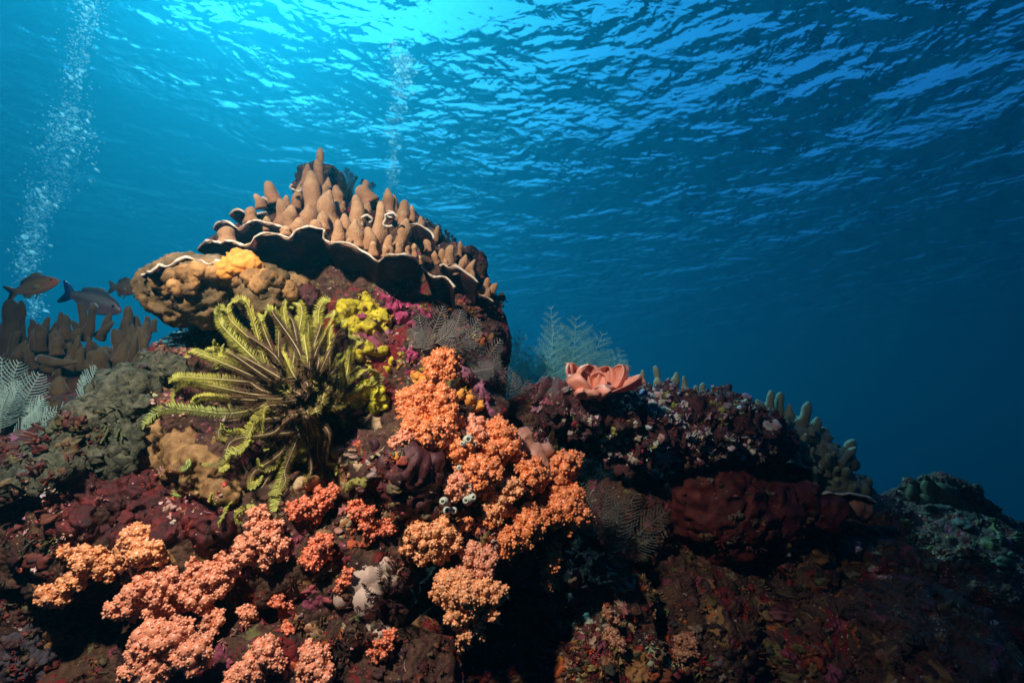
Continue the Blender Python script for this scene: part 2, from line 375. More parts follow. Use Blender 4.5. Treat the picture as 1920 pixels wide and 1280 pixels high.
RV, RQ = V, Q
RN = vnormals(RV, RQ)
_d = RV @ np.array(FWD); RPX = 960 + FPX * (RV @ np.array(RT)) / _d; RPY = 640 - FPX * (RV @ np.array(UP)) / _d
RBVH = None
def subdiv(V, Q):
    """split every quad in four"""
    E = {}; nv = len(V); newV = [V]; add = []
    def mid(a, b):
        k = (a, b) if a < b else (b, a)
        if k not in E: E[k] = nv + len(add); add.append((V[a] + V[b]) * 0.5)
        return E[k]
    out = []
    for q in Q:
        a, b, c, d = (int(x) for x in q); m = [mid(a, b), mid(b, c), mid(c, d), mid(d, a)]
        ce = nv + len(add); add.append((V[a] + V[b] + V[c] + V[d]) * 0.25)
        out += [(a, m[0], ce, m[3]), (m[0], b, m[1], ce), (ce, m[1], c, m[2]), (m[3], ce, m[2], d)]
    return np.vstack([V, np.array(add)]), np.array(out)
def crust(name, label, cat, spots, m, thick=0.010, terms=((70, 0.004, 'r'), (170, 0.002, 'n')), group=None, levels=2, edge=0.35, seed=0, dmax=9):
    """growth that spreads over the reef skin: an offset copy of the rock under the given photo spots, thinning to its ragged edge"""
    S = np.array([s[:3] for s in spots], float)
    f = np.full(len(RV), 9.0)
    near = (RPX > S[:, 0].min() - 80) & (RPX < S[:, 0].max() + 80) & (RPY > S[:, 1].min() - 80) & (RPY < S[:, 1].max() + 80) & (_d > 0.2) & (_d < dmax)
    for x, y, r in S:
        f[near] = np.minimum(f[near], np.hypot(RPX[near] - x, RPY[near] - y) / (r * 1.15))
    ok = f < 1.4
    for i in np.nonzero(ok)[0]:
        h = RBVH.ray_cast(Vector((0, 0, 0)), Vector(RV[i]).normalized())
        if h[0] is None or h[3] < np.linalg.norm(RV[i]) - 0.05: ok[i] = False
        else: f[i] += edge * noise.noise(Vector(RV[i]) * 34 + Vector((seed, 0, 0))) + edge * 0.6 * noise.noise(Vector(RV[i]) * 90)
    keep = ok & (f < 1.0)
    Fq = RQ[keep[RQ].all(axis=1)]
    if len(Fq) == 0: raise ValueError('no rock under ' + name)
    # the largest connected patch only
    used = np.unique(Fq); lab = {int(v): int(v) for v in used}
    def find(a):
        while lab[a] != a: lab[a] = lab[lab[a]]; a = lab[a]
        return a
    for q in Fq:
        r0 = find(int(q[0]))
        for v in q[1:]: lab[find(int(v))] = r0
    roots = np.array([find(int(q[0])) for q in Fq]); u, c = np.unique(roots, return_counts=True); Fq = Fq[roots == u[c.argmax()]]
    used = np.unique(Fq); remap = -np.ones(len(RV), int); remap[used] = np.arange(len(used))
    V0, N0, Fl = RV[used], RN[used], np.clip(f[used], 0, 1); Q0 = remap[Fq]
    bnd = {}
    for q in Q0:
        for a, b in zip(q, np.roll(q, -1)): k = (min(a, b), max(a, b)); bnd[k] = bnd.get(k, 0) + 1
    be = {v for k, n in bnd.items() if n == 1 for v in k}
    q_ = np.clip((1 - Fl) / 0.55, 0, 1); H = thick * q_ * q_ * (3 - 2 * q_) + 0.0004
    for v in be: H[v] = -0.004
    A = np.hstack([V0 + N0 * H[:, None], H[:, None]])
    for _ in range(levels): A, Q0 = subdiv(A, Q0)
    V1 = A[:, :3]; h1 = np.clip(A[:, 3] / thick, 0, 1)[:, None]
    N1 = vnormals(V1, Q0); D = displace(V1, N1, list(terms)) - V1
    V1 = V1 + D * (0.25 + 0.75 * h1); SURF.put(V1, Q0)
    c = V1.mean(axis=0); o = np_obj(name, V1 - c, np.zeros((0, 3), int), Q0, None, m); o.location = c
    return tag(o, label, cat, group)

class Surf:
    """casts from a point of the photo onto the built reef to find where growth sits"""
    def __init__(s): s.bvhs = []
    def put(s, V, F): s.bvhs.append(BVHTree.FromPolygons([tuple(v) for v in V], [tuple(int(i) for i in f) for f in F]))
    def hit(s, px, py):
        d = at(px, py, 1.0); best = None
        for b in s.bvhs:
            loc, n, i, dist = b.ray_cast(Vector((0, 0, 0)), d.normalized())
            if loc is not None and (best is None or dist < best[2]): best = (loc, n, dist)
        if best is None: return None
        depth = best[0].dot(FWD)
        return best[0], best[1], depth
SURF = Surf(); SURF.put(V, Q); RBVH = SURF.bvhs[0]
def hit(px, py, default=1.1):
    h = SURF.hit(px, py)
    if h is None: return at(px, py, default), Vector((0, -1, 0.2)), default
    return h
# ------------------------------------------------------------------ finger and plate corals
TAN = [(0.3, (0.25, 0.135, 0.070)), (0.5, (0.35, 0.20, 0.110)), (0.68, (0.45, 0.285, 0.175))]
M_FING = mat('tan_finger_tissue', TAN, scale=24, rough=0.8, bump=0.5, bscale=170, bdist=0.003, spec=0.25, sheen=0.12, vcol=True, voro=260)
M_BROWN = mat('brown_finger_tissue', [(0.3, (0.075, 0.055, 0.030)), (0.7, (0.15, 0.112, 0.062))], scale=18, rough=0.8, bump=0.5, bscale=300, bdist=0.002, spec=0.2, sheen=0.25, vcol=True)
M_GREEN = mat('grey_green_finger_tissue', [(0.3, (0.15, 0.185, 0.135)), (0.7, (0.27, 0.31, 0.23))], scale=18, rough=0.75, bump=0.5, bscale=300, bdist=0.002, spec=0.25, sheen=0.3, vcol=True)
M_UNDER = mat('plate_underside_shade', [(0.3, (0.012, 0.008, 0.006)), (0.54, (0.03, 0.015, 0.012)), (0.60, (0.10, 0.025, 0.022)), (0.66, (0.03, 0.02, 0.016)), (0.78, (0.22, 0.12, 0.09))],
              scale=34, rough=0.85, bump=0.9, bscale=120, bdist=0.006, spec=0.15)  # near-black stops carry the shade beneath the plates
M_RIM = mat('pale_plate_rim', [(0.34, (0.22, 0.14, 0.09)), (0.45, (0.50, 0.40, 0.30)), (0.6, (0.72, 0.62, 0.52))], scale=46, rough=0.7, bump=0.4, bscale=300, bdist=0.002, spec=0.2)

def finger_mesh(p0, p1, r, seed, seg=12, n=16, bulge=0.0):
    """one blunt tapering coral finger from p0 to the tip p1"""
    p0, p1 = Vector(p0), Vector(p1); ax = p1 - p0; ln = ax.length
    f = frame(ax); rr = random.Random(seed)
    bx, by = rr.uniform(-.10, .10) * ln, rr.uniform(-.10, .10) * ln
    ts = np.concatenate([np.linspace(0, 0.66, n - 7), [0.75, 0.83, 0.90, 0.95, 0.985, 1.0]])
    tip = min(0.5, 1.7 * r / max(ln, 1e-6)); P = []; rad = []
    k1, k2 = rr.uniform(0.86, 1.12), rr.uniform(0.52, 0.80)
    for t in ts:
        s = math.sin(math.pi * t)
        P.append(p0 + ax * t + f @ Vector((bx * s, by * s, 0)))
        w = r * (k1 * (1 - t) + k2 * t + 0.10 * math.sin(t * 9 + seed))
        if t > 1 - tip: u = (t - (1 - tip)) / tip; w *= math.sqrt(max(0.0, 1 - u * u)) * 0.98 + 0.02
        rad.append(w)
    Vv, t, q = tube(P, rad, seg)
    c = Vector((p0 + p1) / 2)
    out = Vv.copy()
    for i in range(len(Vv)):
        p = Vector(Vv[i]); d = (p - p0); a = p0 + ax * max(0, min(1, d.dot(ax) / (ln * ln)))
        dr = p - a
        h = noise.noise(p * (0.55 / r) + Vector((seed, 0, 0))) * 0.28 + noise.noise(p * (1.7 / r)) * 0.10
        out[i] = p + dr * h
    # live tip a shade paler
    tt = np.clip(((Vv - np.array(p0)) @ np.array(ax)) / (ln * ln), 0, 1)
    tt = tt[:, None]; lobe_ = np.array([noise.noise(Vector(x) * (0.5 / r) + Vector((0, seed, 0))) for x in Vv])[:, None]
    shade = (np.array([(0.88, 0.74, 0.66)]) * (1 - tt ** 1.5) + np.array([(1.16, 1.20, 1.08)]) * tt ** 1.5) * (1 + 0.22 * lobe_)
    return out, t, q, shade

def finger(parent, m, tip, base, wpx, d, seed, name='branch', db=0.0):
    g = G(); p1 = at(tip[0], tip[1], d); p0 = at(base[0], base[1], d + db)
    p0 = p0 + (p0 - p1) * 0.12
    V_, t, q, c = finger_mesh(p0, p1, wpx * 0.5 * d / FPX, seed)
    g.add(V_, t, q, c)
    return g.build(name, m, parent)

def resample(pts, step):
    pts = [Vector(p) for p in pts]; out = [pts[0]]
    # Catmull-Rom through the points
    ex = [pts[0] * 2 - pts[1]] + pts + [pts[-1] * 2 - pts[-2]]
    for i in range(1, len(ex) - 2):
        a, b, c, d = ex[i - 1:i + 3]; n = max(2, int((c - b).length / step))
        for k in range(1, n + 1):
            t = k / n
            out.append(0.5 * ((2 * b) + (c - a) * t + (2 * a - 5 * b + 4 * c - d) * t * t + (3 * b - a - 3 * c + d) * t ** 3))
    return out

def shelf(parent, rim_px, d_rim, drop, depth, m_top, seed, thick=0.007, name='plate', rim_r=0.0029, wave=0.006, m_under=None):
    """a thin coral plate: the rim runs through photo points (px, py[, depth]); the sheet runs back and down into the reef"""
    rim = resample([at(p[0], p[1], (p[2] if len(p) > 2 else d_rim)) for p in rim_px], 0.006)
    n = len(rim); rows = 12; g = G(); Vt = []; rr = random.Random(seed)
    mid = sum(rim, Vector()) / n
    for j in range(rows + 1):
        t = j / rows
        for i, p in enumerate(rim):
            e = (i / (n - 1) - 0.5) * 2
            q = p + Vector((-(p.x - mid.x) * 0.45 * t, depth * t, -drop * t ** 1.15))
            # the wave of the rim dies away inward
            q.z += 0.010 * math.sin(t * 3.1) * noise.noise(Vector((p.x * 18, t * 2, seed))) + 0.004 * noise.noise(Vector((p.x * 50, t * 6, seed)))
            Vt.append(q)
    Vt = np.array([tuple(v) for v in Vt]); m = len(Vt)
    lift = np.array([0, 0.001, thick * 0.5])
    th = np.array([0.25 + 0.75 * min(1, j / 3) for j in range(rows + 1) for _ in range(n)])[:, None]
    top = Vt + lift * th; bot = Vt - lift * th * 1.3
    qd = []
    idx = lambda j, i: j * n + i
    for j in range(rows):
        for i in range(n - 1):
            qd.append((idx(j, i), idx(j, i + 1), idx(j + 1, i + 1), idx(j + 1, i)))
    qd = np.array(qd)
    gt = G(); gt.add(top, quads=qd); gt_top = gt
    side = [(idx(0, i), m + idx(0, i), m + idx(0, i + 1), idx(0, i + 1)) for i in range(n - 1)]
    for j in range(rows):
        side.append((idx(j, 0), idx(j + 1, 0), m + idx(j + 1, 0), m + idx(j, 0)))
        side.append((idx(j, n - 1), m + idx(j, n - 1), m + idx(j + 1, n - 1), idx(j + 1, n - 1)))
    g.add(np.vstack([top, bot]), quads=np.vstack([qd, (qd[:, ::-1] + m), np.array(side)]))
    o = g.build(name, m_top, parent)
    # the lower sheet's dark material has the underside's shade put into its colour
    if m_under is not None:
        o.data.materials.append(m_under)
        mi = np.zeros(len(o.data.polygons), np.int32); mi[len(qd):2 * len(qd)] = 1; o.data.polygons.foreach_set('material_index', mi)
    rp_ = [Vector(p) + Vector((0, -0.001, 0.0015)) for p in rim]
    ra = [rim_r * max(0.28, 0.72 + 0.9 * noise.noise(Vector((p.x * 45, seed, 0))) + 0.6 * noise.noise(Vector((p.x * 150, seed, 3)))) for i, p in enumerate(rp_)]
    rp_ = [p + Vector((0, 0.003 * noise.noise(p * 60), 0.0045 * noise.noise(p * 45 + Vector((seed, 0, 0))))) for p in rp_]
    g2 = G(); v, t, q = tube(rp_, ra, 8); g2.add(v, t, q)
    r = g2.build('rim', M_RIM, o if parent is not None else None)
    if parent is not None:
        pass
    return o

# ---- big plate-and-finger coral on top of the pinnacle
top = empty('plate_coral', at(620, 470, 1.25), 'big tan coral with upright fingers and white rimmed dark plates crowning the pinnacle', 'coral')
shelf(top, [(371, 470, 1.16), (382, 457, 1.12), (400, 454, 1.08), (415, 456, 1.06), (430, 453), (446, 458), (459, 462), (470, 456), (478, 446), (502, 439), (522, 442), (542, 447), (557, 431), (577, 426), (595, 428), (609, 431),
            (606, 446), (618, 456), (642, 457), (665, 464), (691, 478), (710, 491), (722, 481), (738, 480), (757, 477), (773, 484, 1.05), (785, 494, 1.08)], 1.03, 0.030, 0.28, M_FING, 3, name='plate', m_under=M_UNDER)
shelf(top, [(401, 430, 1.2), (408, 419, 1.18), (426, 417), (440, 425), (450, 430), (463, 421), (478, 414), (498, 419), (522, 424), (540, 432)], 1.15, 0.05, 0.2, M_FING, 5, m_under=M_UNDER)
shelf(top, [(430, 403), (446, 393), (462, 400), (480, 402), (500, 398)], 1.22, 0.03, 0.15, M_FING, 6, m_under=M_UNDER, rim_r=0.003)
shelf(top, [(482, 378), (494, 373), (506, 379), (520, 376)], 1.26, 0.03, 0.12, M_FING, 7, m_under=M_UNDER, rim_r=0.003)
FT = [  # tip, base, width, depth
    ((601, 277), (592, 352), 18, 1.34), ((593, 298), (593, 348), 23, 1.32), ((577, 307), (567, 352), 20, 1.32), ((583, 319), (584, 398), 36, 1.26), ((616, 332), (616, 352), 15, 1.3),
    ((500, 340), (512, 378), 26, 1.27), ((477, 364), (489, 388), 21, 1.25), ((472, 387), (472, 416), 28, 1.19), ((523, 371), (522, 420), 26, 1.21), ((547, 384), (546, 426), 31, 1.16), ((579, 383), (580, 424), 36, 1.18),
    ((561, 407), (560, 434), 30, 1.12), ((589, 412), (592, 432), 30, 1.12), ((423, 424), (425, 460), 38, 1.12), ((533, 423), (535, 442), 22, 1.1), ((619, 356), (626, 424), 40, 1.18), ((629, 347), (634, 380), 26, 1.26),
    ((666, 365), (664, 444), 37, 1.16), ((633, 411), (632, 455), 27, 1.09), ((685, 337), (684, 365), 17, 1.3), ((670, 352), (692, 378), 32, 1.28), ((726, 353), (727, 400), 26, 1.26), ((691, 378), (691, 410), 20, 1.22),
    ((713, 377), (703, 464), 33, 1.14), ((759, 375), (750, 412), 28, 1.26), ((771, 384), (771, 414), 13, 1.26), ((759, 396), (757, 418), 22, 1.22), ((763, 409), (746, 470), 29, 1.14), ((667, 410), (669, 464), 38, 1.1),
    ((790, 405), (789, 428), 19, 1.28), ((822, 423), (817, 450), 13, 1.3), ((767, 460), (764, 480), 13, 1.08), ((777, 456), (778, 482), 14, 1.09), ((785, 478), (786, 494), 15, 1.1), ((606, 395), (606, 428), 24, 1.14),
    ((645, 400), (647, 438), 24, 1.13), ((688, 425), (688, 466), 26, 1.11), ((733, 440), (730, 474), 20, 1.1), ((700, 452), (700, 478), 20, 1.07), ((655, 445), (656, 464), 20, 1.06), ((720, 458), (722, 480), 18, 1.06),
    ((500, 405), (502, 430), 22, 1.17), ((575, 425), (578, 438), 18, 1.07), ((745, 455), (748, 476), 18, 1.06), ((610, 345), (608, 375), 24, 1.29), ((640, 330 + 45), (640, 395), 24, 1.26), ((738, 365), (738, 395), 20, 1.28),
    ((560, 352), (556, 388), 24, 1.3), ((538, 366), (540, 398), 20, 1.3), ((628, 375), (636, 400), 22, 1.22),
]
for i, (a, b_, wd, d) in enumerate(FT): finger(top, M_FING, a, b_, wd, d, i)
# small cup-shaped hollow with a white lip among the fingers
def lip_cup(parent, px, py, d, rx, ry, seed):
    P = [at(px + rx * math.cos(a) * (1 + .3 * math.sin(3 * a + seed)), py + ry * math.sin(a) * (1 + .15 * math.cos(2 * a + seed)), d + 0.008 * math.sin(a)) for a in np.linspace(0.3 + seed, 4.9 + seed, 26)]
    g = G(); v, t, q = tube(P, [0.0018 + 0.0012 * abs(math.sin(k * 1.7 + seed)) for k in range(26)], 7, cap=False); g.add(v, t, q); o = g.build('cup_rim', M_RIM, parent)
    return o
lip_cup(top, 733, 412, 1.10, 14, 13, 1); lip_cup(top, 687, 413, 1.14, 9, 9, 2); lip_cup(top, 731, 402, 1.13, 9, 5, 4); lip_cup(top, 556, 350, 1.25, 9, 9, 5)

# ---- smaller tier on the right shoulder
tier = empty('plate_coral', at(850, 520, 1.28), 'small stepped tan plate coral with short leaning fingers on the right shoulder of the pinnacle', 'coral')
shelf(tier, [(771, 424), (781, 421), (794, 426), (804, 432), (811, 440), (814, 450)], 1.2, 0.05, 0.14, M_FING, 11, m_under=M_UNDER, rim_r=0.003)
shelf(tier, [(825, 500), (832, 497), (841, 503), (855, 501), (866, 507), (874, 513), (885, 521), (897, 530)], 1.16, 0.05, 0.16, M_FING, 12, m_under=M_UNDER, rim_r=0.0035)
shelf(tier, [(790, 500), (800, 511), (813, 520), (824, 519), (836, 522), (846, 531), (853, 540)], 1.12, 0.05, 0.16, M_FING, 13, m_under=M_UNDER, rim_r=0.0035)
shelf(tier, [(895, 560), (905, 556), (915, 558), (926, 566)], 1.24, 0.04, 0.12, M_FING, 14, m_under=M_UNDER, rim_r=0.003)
for i, (a, b_, wd, d) in enumerate([((847, 459), (839, 497), 25, 1.22), ((829, 466), (833, 494), 17, 1.22), ((863, 452), (861, 480), 12, 1.26), ((874, 477), (862, 505), 18, 1.23), ((891, 486), (876, 514), 17, 1.23), ((853, 494), (856, 512), 17, 1.18),
                                    ((882, 505), (886, 522), 14, 1.22), ((915, 520), (909, 545), 15, 1.28), ((932, 531), (921, 552), 17, 1.28), ((918, 538), (914, 554), 12, 1.25), ((906, 535), (906, 552), 12, 1.27),
                                    ((929, 574), (923, 600), 11, 1.3), ((945, 627), (934, 642), 13, 1.3), ((936, 606), (928, 622), 10, 1.3), ((835, 485), (838, 500), 14, 1.18), ((815, 470), (820, 492), 16, 1.2), ((800, 440), (803, 468), 18, 1.24)]):
    finger(tier, M_FING, a, b_, wd, d, 100 + i)

# ---- brown finger coral on the far left slope
lf = empty('finger_coral', at(140, 690, 1.6), 'dull brown branching finger coral with blunt upright tips on the left slope below the fish', 'coral')
FL = [((19, 560), (17, 668), 44, 1.60), ((40, 563), (32, 662), 16, 1.58), ((63, 603), (62, 648), 19, 1.64), ((92, 625), (88, 690), 27, 1.56), ((106, 603), (112, 652), 26, 1.66), ((134, 601), (152, 632), 18, 1.66),
      ((149, 566), (160, 630), 18, 1.62), ((175, 568), (162, 632), 17, 1.62), ((152, 617), (118, 668), 24, 1.58), ((207, 586), (188, 628), 17, 1.66), ((213, 602), (188, 632), 15, 1.62), ((241, 573), (228, 642), 23, 1.64),
      ((254, 591), (250, 640), 21, 1.68), ((277, 592), (276, 625), 16, 1.7), ((291, 597), (288, 620), 12, 1.7), ((212, 616), (218, 672), 32, 1.58), ((190, 649), (191, 690), 28, 1.5), ((273, 640), (240, 700), 30, 1.52),
      ((145, 678), (82, 672), 18, 1.44), ((153, 650), (150, 690), 22, 1.52), ((193, 690), (194, 720), 20, 1.44), ((227, 690), (225, 722), 22, 1.42), ((50, 638), (22, 668), 22, 1.54), ((120, 640), (110, 680), 26, 1.6),
      ((175, 640), (172, 690), 26, 1.6), ((238, 640), (230, 690), 28, 1.56), ((75, 640), (70, 690), 24, 1.6), ((8, 600), (4, 680), 30, 1.62), ((128, 665), (128, 720), 26, 1.5), ((113, 705), (112, 770), 34, 1.4)]
r8 = random.Random(8)
for k in range(34):
    x_ = r8.uniform(5, 270); y_ = r8.uniform(625, 690); FL.append(((x_ + r8.uniform(-14, 14), y_ - r8.uniform(22, 52)), (x_, y_), r8.uniform(13, 22), r8.uniform(1.5, 1.64)))
for i, (a, b_, wd, d) in enumerate(FL): finger(lf, M_BROWN, a, b_, wd, d, 200 + i)
lfg = union([B(x, y, d, r, sy) for x, y, d, r, sy in [(30, 712, 1.66, 46, .6), (95, 712, 1.64, 46, .6), (160, 708, 1.62, 46, .6), (225, 706, 1.60, 42, .6), (120, 680, 1.66, 34, .6), (190, 676, 1.64, 38, .7), (60, 690, 1.66, 34, .6)]], 0.008, 3)
np_obj('base', displace(lfg[0], vnormals(*lfg), [(20, 0.014, 'n'), (50, 0.006, 'r')]), np.zeros((0, 3), int), lfg[1], np.ones((len(lfg[0]), 3)) * 0.9, M_BROWN, lf)
# small grey-green clumps along the ledge and the bigger clump at its right end
def clump(label, group, data, d, s0, mt=M_GREEN, nm='finger_coral', cat='coral'):
    c = data[0][1]; e = empty(nm, at(c[0], c[1], d), label, cat, group)
    for i, row in enumerate(data):
        a, b_, wd = row[:3]; finger(e, mt, a, b_, wd, d + (row[3] if len(row) > 3 else 0), s0 + i)
    return e
LG = 'grey green finger corals along the right ledge'
clump('two small grey green coral fingers just right of the pink petal coral', LG, [((1205, 693), (1205, 724), 15), ((1228, 685), (1231, 735), 15), ((1232, 707), (1232, 735), 19, -.02)], 1.36, 300)
clump('short grey green coral clump of four fingers on the middle of the ledge', LG, [((1254, 708), (1254, 734), 15), ((1269, 697), (1266, 728), 19), ((1282, 704), (1281, 742), 15, -.02), ((1270, 730), (1270, 742), 12, -.04)], 1.38, 310)
clump('tiny pair of grey green coral knobs on the ledge crest', LG, [((1304, 722), (1305, 742), 16), ((1319, 717), (1319, 740), 13)], 1.40, 320)
clump('big grey green finger coral stepping down the right end of the ledge', LG, [
    ((1418, 748), (1427, 770), 19), ((1446, 731), (1441, 780), 19), ((1465, 735), (1457, 780), 23, .02), ((1481, 756), (1480, 780), 17), ((1516, 752), (1498, 800), 23), ((1533, 781), (1528, 812), 21), ((1523, 797), (1520, 815), 18, -.03), ((1472, 811), (1476, 852), 25, -.05),
    ((1536, 813), (1530, 858), 26), ((1506, 827), (1508, 862), 26, -.05), ((1601, 823), (1570, 856), 23), ((1606, 838), (1578, 866), 20, -.03), ((1565, 830), (1570, 862), 18), ((1562, 873), (1570, 926), 24), ((1585, 878), (1580, 928), 22), ((1607, 890), (1600, 934), 24),
    ((1618, 908), (1608, 936), 18), ((1490, 840), (1492, 870), 22, -.07), ((1545, 850), (1545, 885), 28, -.02), ((1475, 775), (1470, 800), 40, .03), ((1500, 790), (1500, 815), 40, .03), ((1550, 825), (1548, 850), 24, .02), ((1450, 770), (1455, 800), 34, .03)], 1.52, 330)
for k in range(26):
    t_ = r8.uniform(0, 1); x_ = 1440 + 170 * t_ + r8.uniform(-22, 22); y_ = 790 + 135 * t_ + r8.uniform(-12, 36); finger([o for o in col.objects if o.get('label', '').startswith('big grey green')][0], M_GREEN, (x_ + r8.uniform(-4, 14), y_ - r8.uniform(18, 34)), (x_, y_), r8.uniform(13, 20), 1.455 + r8.uniform(-.02, .02), 600 + k, db=0.04)
gb_ = [o for o in col.objects if o.get('label', '').startswith('big grey green')][0]
vb, qb = union([B(x, y, d, r, sy) for x, y, d, r, sy in [(1450, 800, 1.56, 34, .7), (1490, 815, 1.55, 34, .8), (1490, 860, 1.54, 34, .9), (1530, 860, 1.54, 34, .9), (1525, 820, 1.56, 24, .8), (1570, 870, 1.54, 30, .7), (1585, 915, 1.54, 30, .9), (1550, 900, 1.54, 32, .9), (1600, 925, 1.54, 22, .8)]], 0.008, 3)
lb_ = np.arange(len(vb))
for _ in range(400):
    mm_ = lb_[qb].min(axis=1); nw = lb_.copy(); np.minimum.at(nw, qb.ravel(), np.repeat(mm_, 4)); nw = nw[nw]
    if (nw == lb_).all(): break
    lb_ = nw
u_, c_ = np.unique(lb_, return_counts=True); kv_ = lb_ == u_[c_.argmax()]; re2 = -np.ones(len(vb), int); re2[kv_] = np.arange(kv_.sum()); qb = re2[qb[kv_[qb[:, 0]]]]; vb = vb[kv_]
np_obj('base', displace(vb, vnormals(vb, qb), [(22, 0.016, 'n'), (55, 0.008, 'r'), (120, 0.004, 'r')]), np.zeros((0, 3), int), qb, np.ones((len(vb), 3)) * 0.85, M_GREEN, gb_)

M_MOSS = mat('dark_mossy_rock', [(0.3, (0.03, 0.028, 0.016)), (0.55, (0.07, 0.07, 0.03)), (0.75, (0.12, 0.11, 0.05))], scale=26, bump=1.0, bscale=110, bdist=0.007, vcol=True)
clump('dark mossy coral outcrop with jagged peaks at the far right, against the deep blue water', None, [((1742, 896), (1768, 975), 46), ((1760, 905), (1790, 985), 60), ((1708, 907), (1722, 975), 30), ((1690, 930), (1700, 975), 30), ((1668, 942), (1676, 985), 26), ((1798, 935), (1815, 1010), 50),
      ((1850, 975), (1850, 1030), 46), ((1880, 978), (1888, 1030), 30), ((1912, 1000), (1915, 1040), 34), ((1728, 925), (1740, 985), 44), ((1735, 890), (1745, 915), 14), ((1830, 960), (1835, 1010), 40)], 1.70, 400, mt=M_MOSS, nm='coral_outcrop')
# ------------------------------------------------------------------ sponges, turf and crusts: lumps that sit on the rock where the photo shows them
def lump(name, label, cat, spots, m, thick=0.55, voxel=0.005, terms=((40, 0.006, 'n'), (110, 0.003, 'r')), out=0.25, group=None, depth=None, parent=None, reg=True, sm=2):
    """spots: (px, py, r_px[, depth shift]); each becomes a flattened blob lying on the surface"""
    bl = []; cs = []
    for s in spots:
        px, py, r = s[:3]
        loc, n, d = hit(px, py)
        if depth is not None and abs(d - depth) > 0.16: d = depth; loc = at(px, py, d); n = Vector((0, -1, 0.3))
        k = d / FPX; n = (Vector(n) * 0.5 - FWD * 0.8).normalized()
        sh = s[3] if len(s) > 3 else 0
        c = at(px, py, d - r * k * out - sh)
        bl.append((c, (r * k, r * k, r * k * thick), frame(n))); cs.append(c)
    V_, Q_ = union(bl, voxel, sm); N_ = vnormals(V_, Q_); rk = float(np.mean([b_[1][0] for b_ in bl])); V_ = displace(V_, N_, list(terms) + [(0.45 / rk, rk * 0.22, 'n'), (1.3 / rk, rk * 0.12, 'r'), (3.2 / rk, rk * 0.05, 'n')])
    if parent is None or name == 'base':                 # one connected piece
        lab = np.arange(len(V_))
        for _ in range(400):
            m_ = lab[Q_].min(axis=1); new = lab.copy(); np.minimum.at(new, Q_.ravel(), np.repeat(m_, 4)); new = new[new]
            if (new == lab).all(): break
            lab = new
        u, cnt = np.unique(lab, return_counts=True); big = u[cnt.argmax()]; kq = lab[Q_[:, 0]] == big; kv = lab == big
        re_ = -np.ones(len(V_), int); re_[kv] = np.arange(kv.sum()); Q_ = re_[Q_[kq]]; V_ = V_[kv]
    if reg: SURF.put(V_, Q_)
    if parent is None:
        o = np_obj(name, V_, np.zeros((0, 3), int), Q_, None, m); tag(o, label, cat, group)
        c = sum(cs, Vector()) / len(cs); o.data.transform(Matrix.Translation(-c)); o.location = c
        return o
    return np_obj(name, V_, np.zeros((0, 3), int), Q_, None, m, parent)

M_OCHRE = mat('ochre_plate_crust', [(0.25, (0.05, 0.03, 0.015)), (0.42, (0.16, 0.085, 0.03)), (0.55, (0.34, 0.17, 0.055)), (0.7, (0.50, 0.27, 0.10))], scale=26, bump=0.8, bscale=90, bdist=0.006)
M_OCHDK = mat('olive_brown_crust', [(0.3, (0.05, 0.035, 0.016)), (0.5, (0.15, 0.095, 0.04)), (0.62, (0.26, 0.15, 0.06)), (0.75, (0.34, 0.21, 0.09))], scale=26, bump=0.8, bscale=80, bdist=0.006)
M_ORSP = mat('orange_sponge_skin', [(0.3, (0.62, 0.22, 0.03)), (0.7, (0.80, 0.36, 0.07))], scale=40, bump=0.7, bscale=240, bdist=0.003, sss=0.15)
M_YEL = mat('yellow_sponge_skin', [(0.28, (0.10, 0.055, 0.012)), (0.40, (0.30, 0.24, 0.02)), (0.55, (0.58, 0.48, 0.025)), (0.72, (0.70, 0.60, 0.05))], scale=48, bump=0.9, bscale=150, bdist=0.006,
            speck=[(70, 0.16, (0.14, 0.03, 0.02)), (110, 0.13, (0.55, 0.12, 0.02))], sss=0.1)
M_YEL2 = mat('lemon_sponge_skin', [(0.3, (0.42, 0.38, 0.02)), (0.6, (0.66, 0.60, 0.04))], scale=40, bump=0.8, bscale=170, bdist=0.005, speck=[(120, 0.15, (0.2, 0.14, 0.02))], sss=0.1)
M_MAG = mat('magenta_crust_skin', [(0.28, (0.12, 0.015, 0.035)), (0.5, (0.34, 0.035, 0.11)), (0.68, (0.50, 0.09, 0.20))], scale=30, bump=0.8, bscale=130, bdist=0.004, speck=[(95, 0.14, (0.72, 0.50, 0.52))])
M_PURP = mat('dusty_purple_crust', [(0.3, (0.12, 0.035, 0.06)), (0.5, (0.28, 0.09, 0.15)), (0.7, (0.45, 0.20, 0.27))], scale=40, bump=0.9, bscale=140, bdist=0.005, speck=[(110, 0.14, (0.62, 0.45, 0.48))])
M_TAN = mat('tan_sponge_skin', [(0.3, (0.34, 0.22, 0.12)), (0.7, (0.52, 0.37, 0.22))], scale=30, bump=0.6, bscale=200, bdist=0.003, sss=0.1)
M_MAR = mat('maroon_sponge_skin', [(0.3, (0.035, 0.008, 0.010)), (0.55, (0.09, 0.02, 0.022)), (0.75, (0.16, 0.045, 0.04))], scale=18, bump=0.6, bscale=120, bdist=0.004, spec=0.4, rough=0.5, speck=[(60, 0.09, (0.01, 0.004, 0.004))])
M_RED = mat('dark_red_sponge_skin', [(0.3, (0.022, 0.003, 0.003)), (0.5, (0.065, 0.007, 0.006)), (0.62, (0.10, 0.012, 0.009)), (0.75, (0.15, 0.03, 0.02))], scale=30, bump=0.6, bscale=90, bdist=0.005, rough=0.7, speck=[(50, 0.08, (0.02, 0.004, 0.004))])
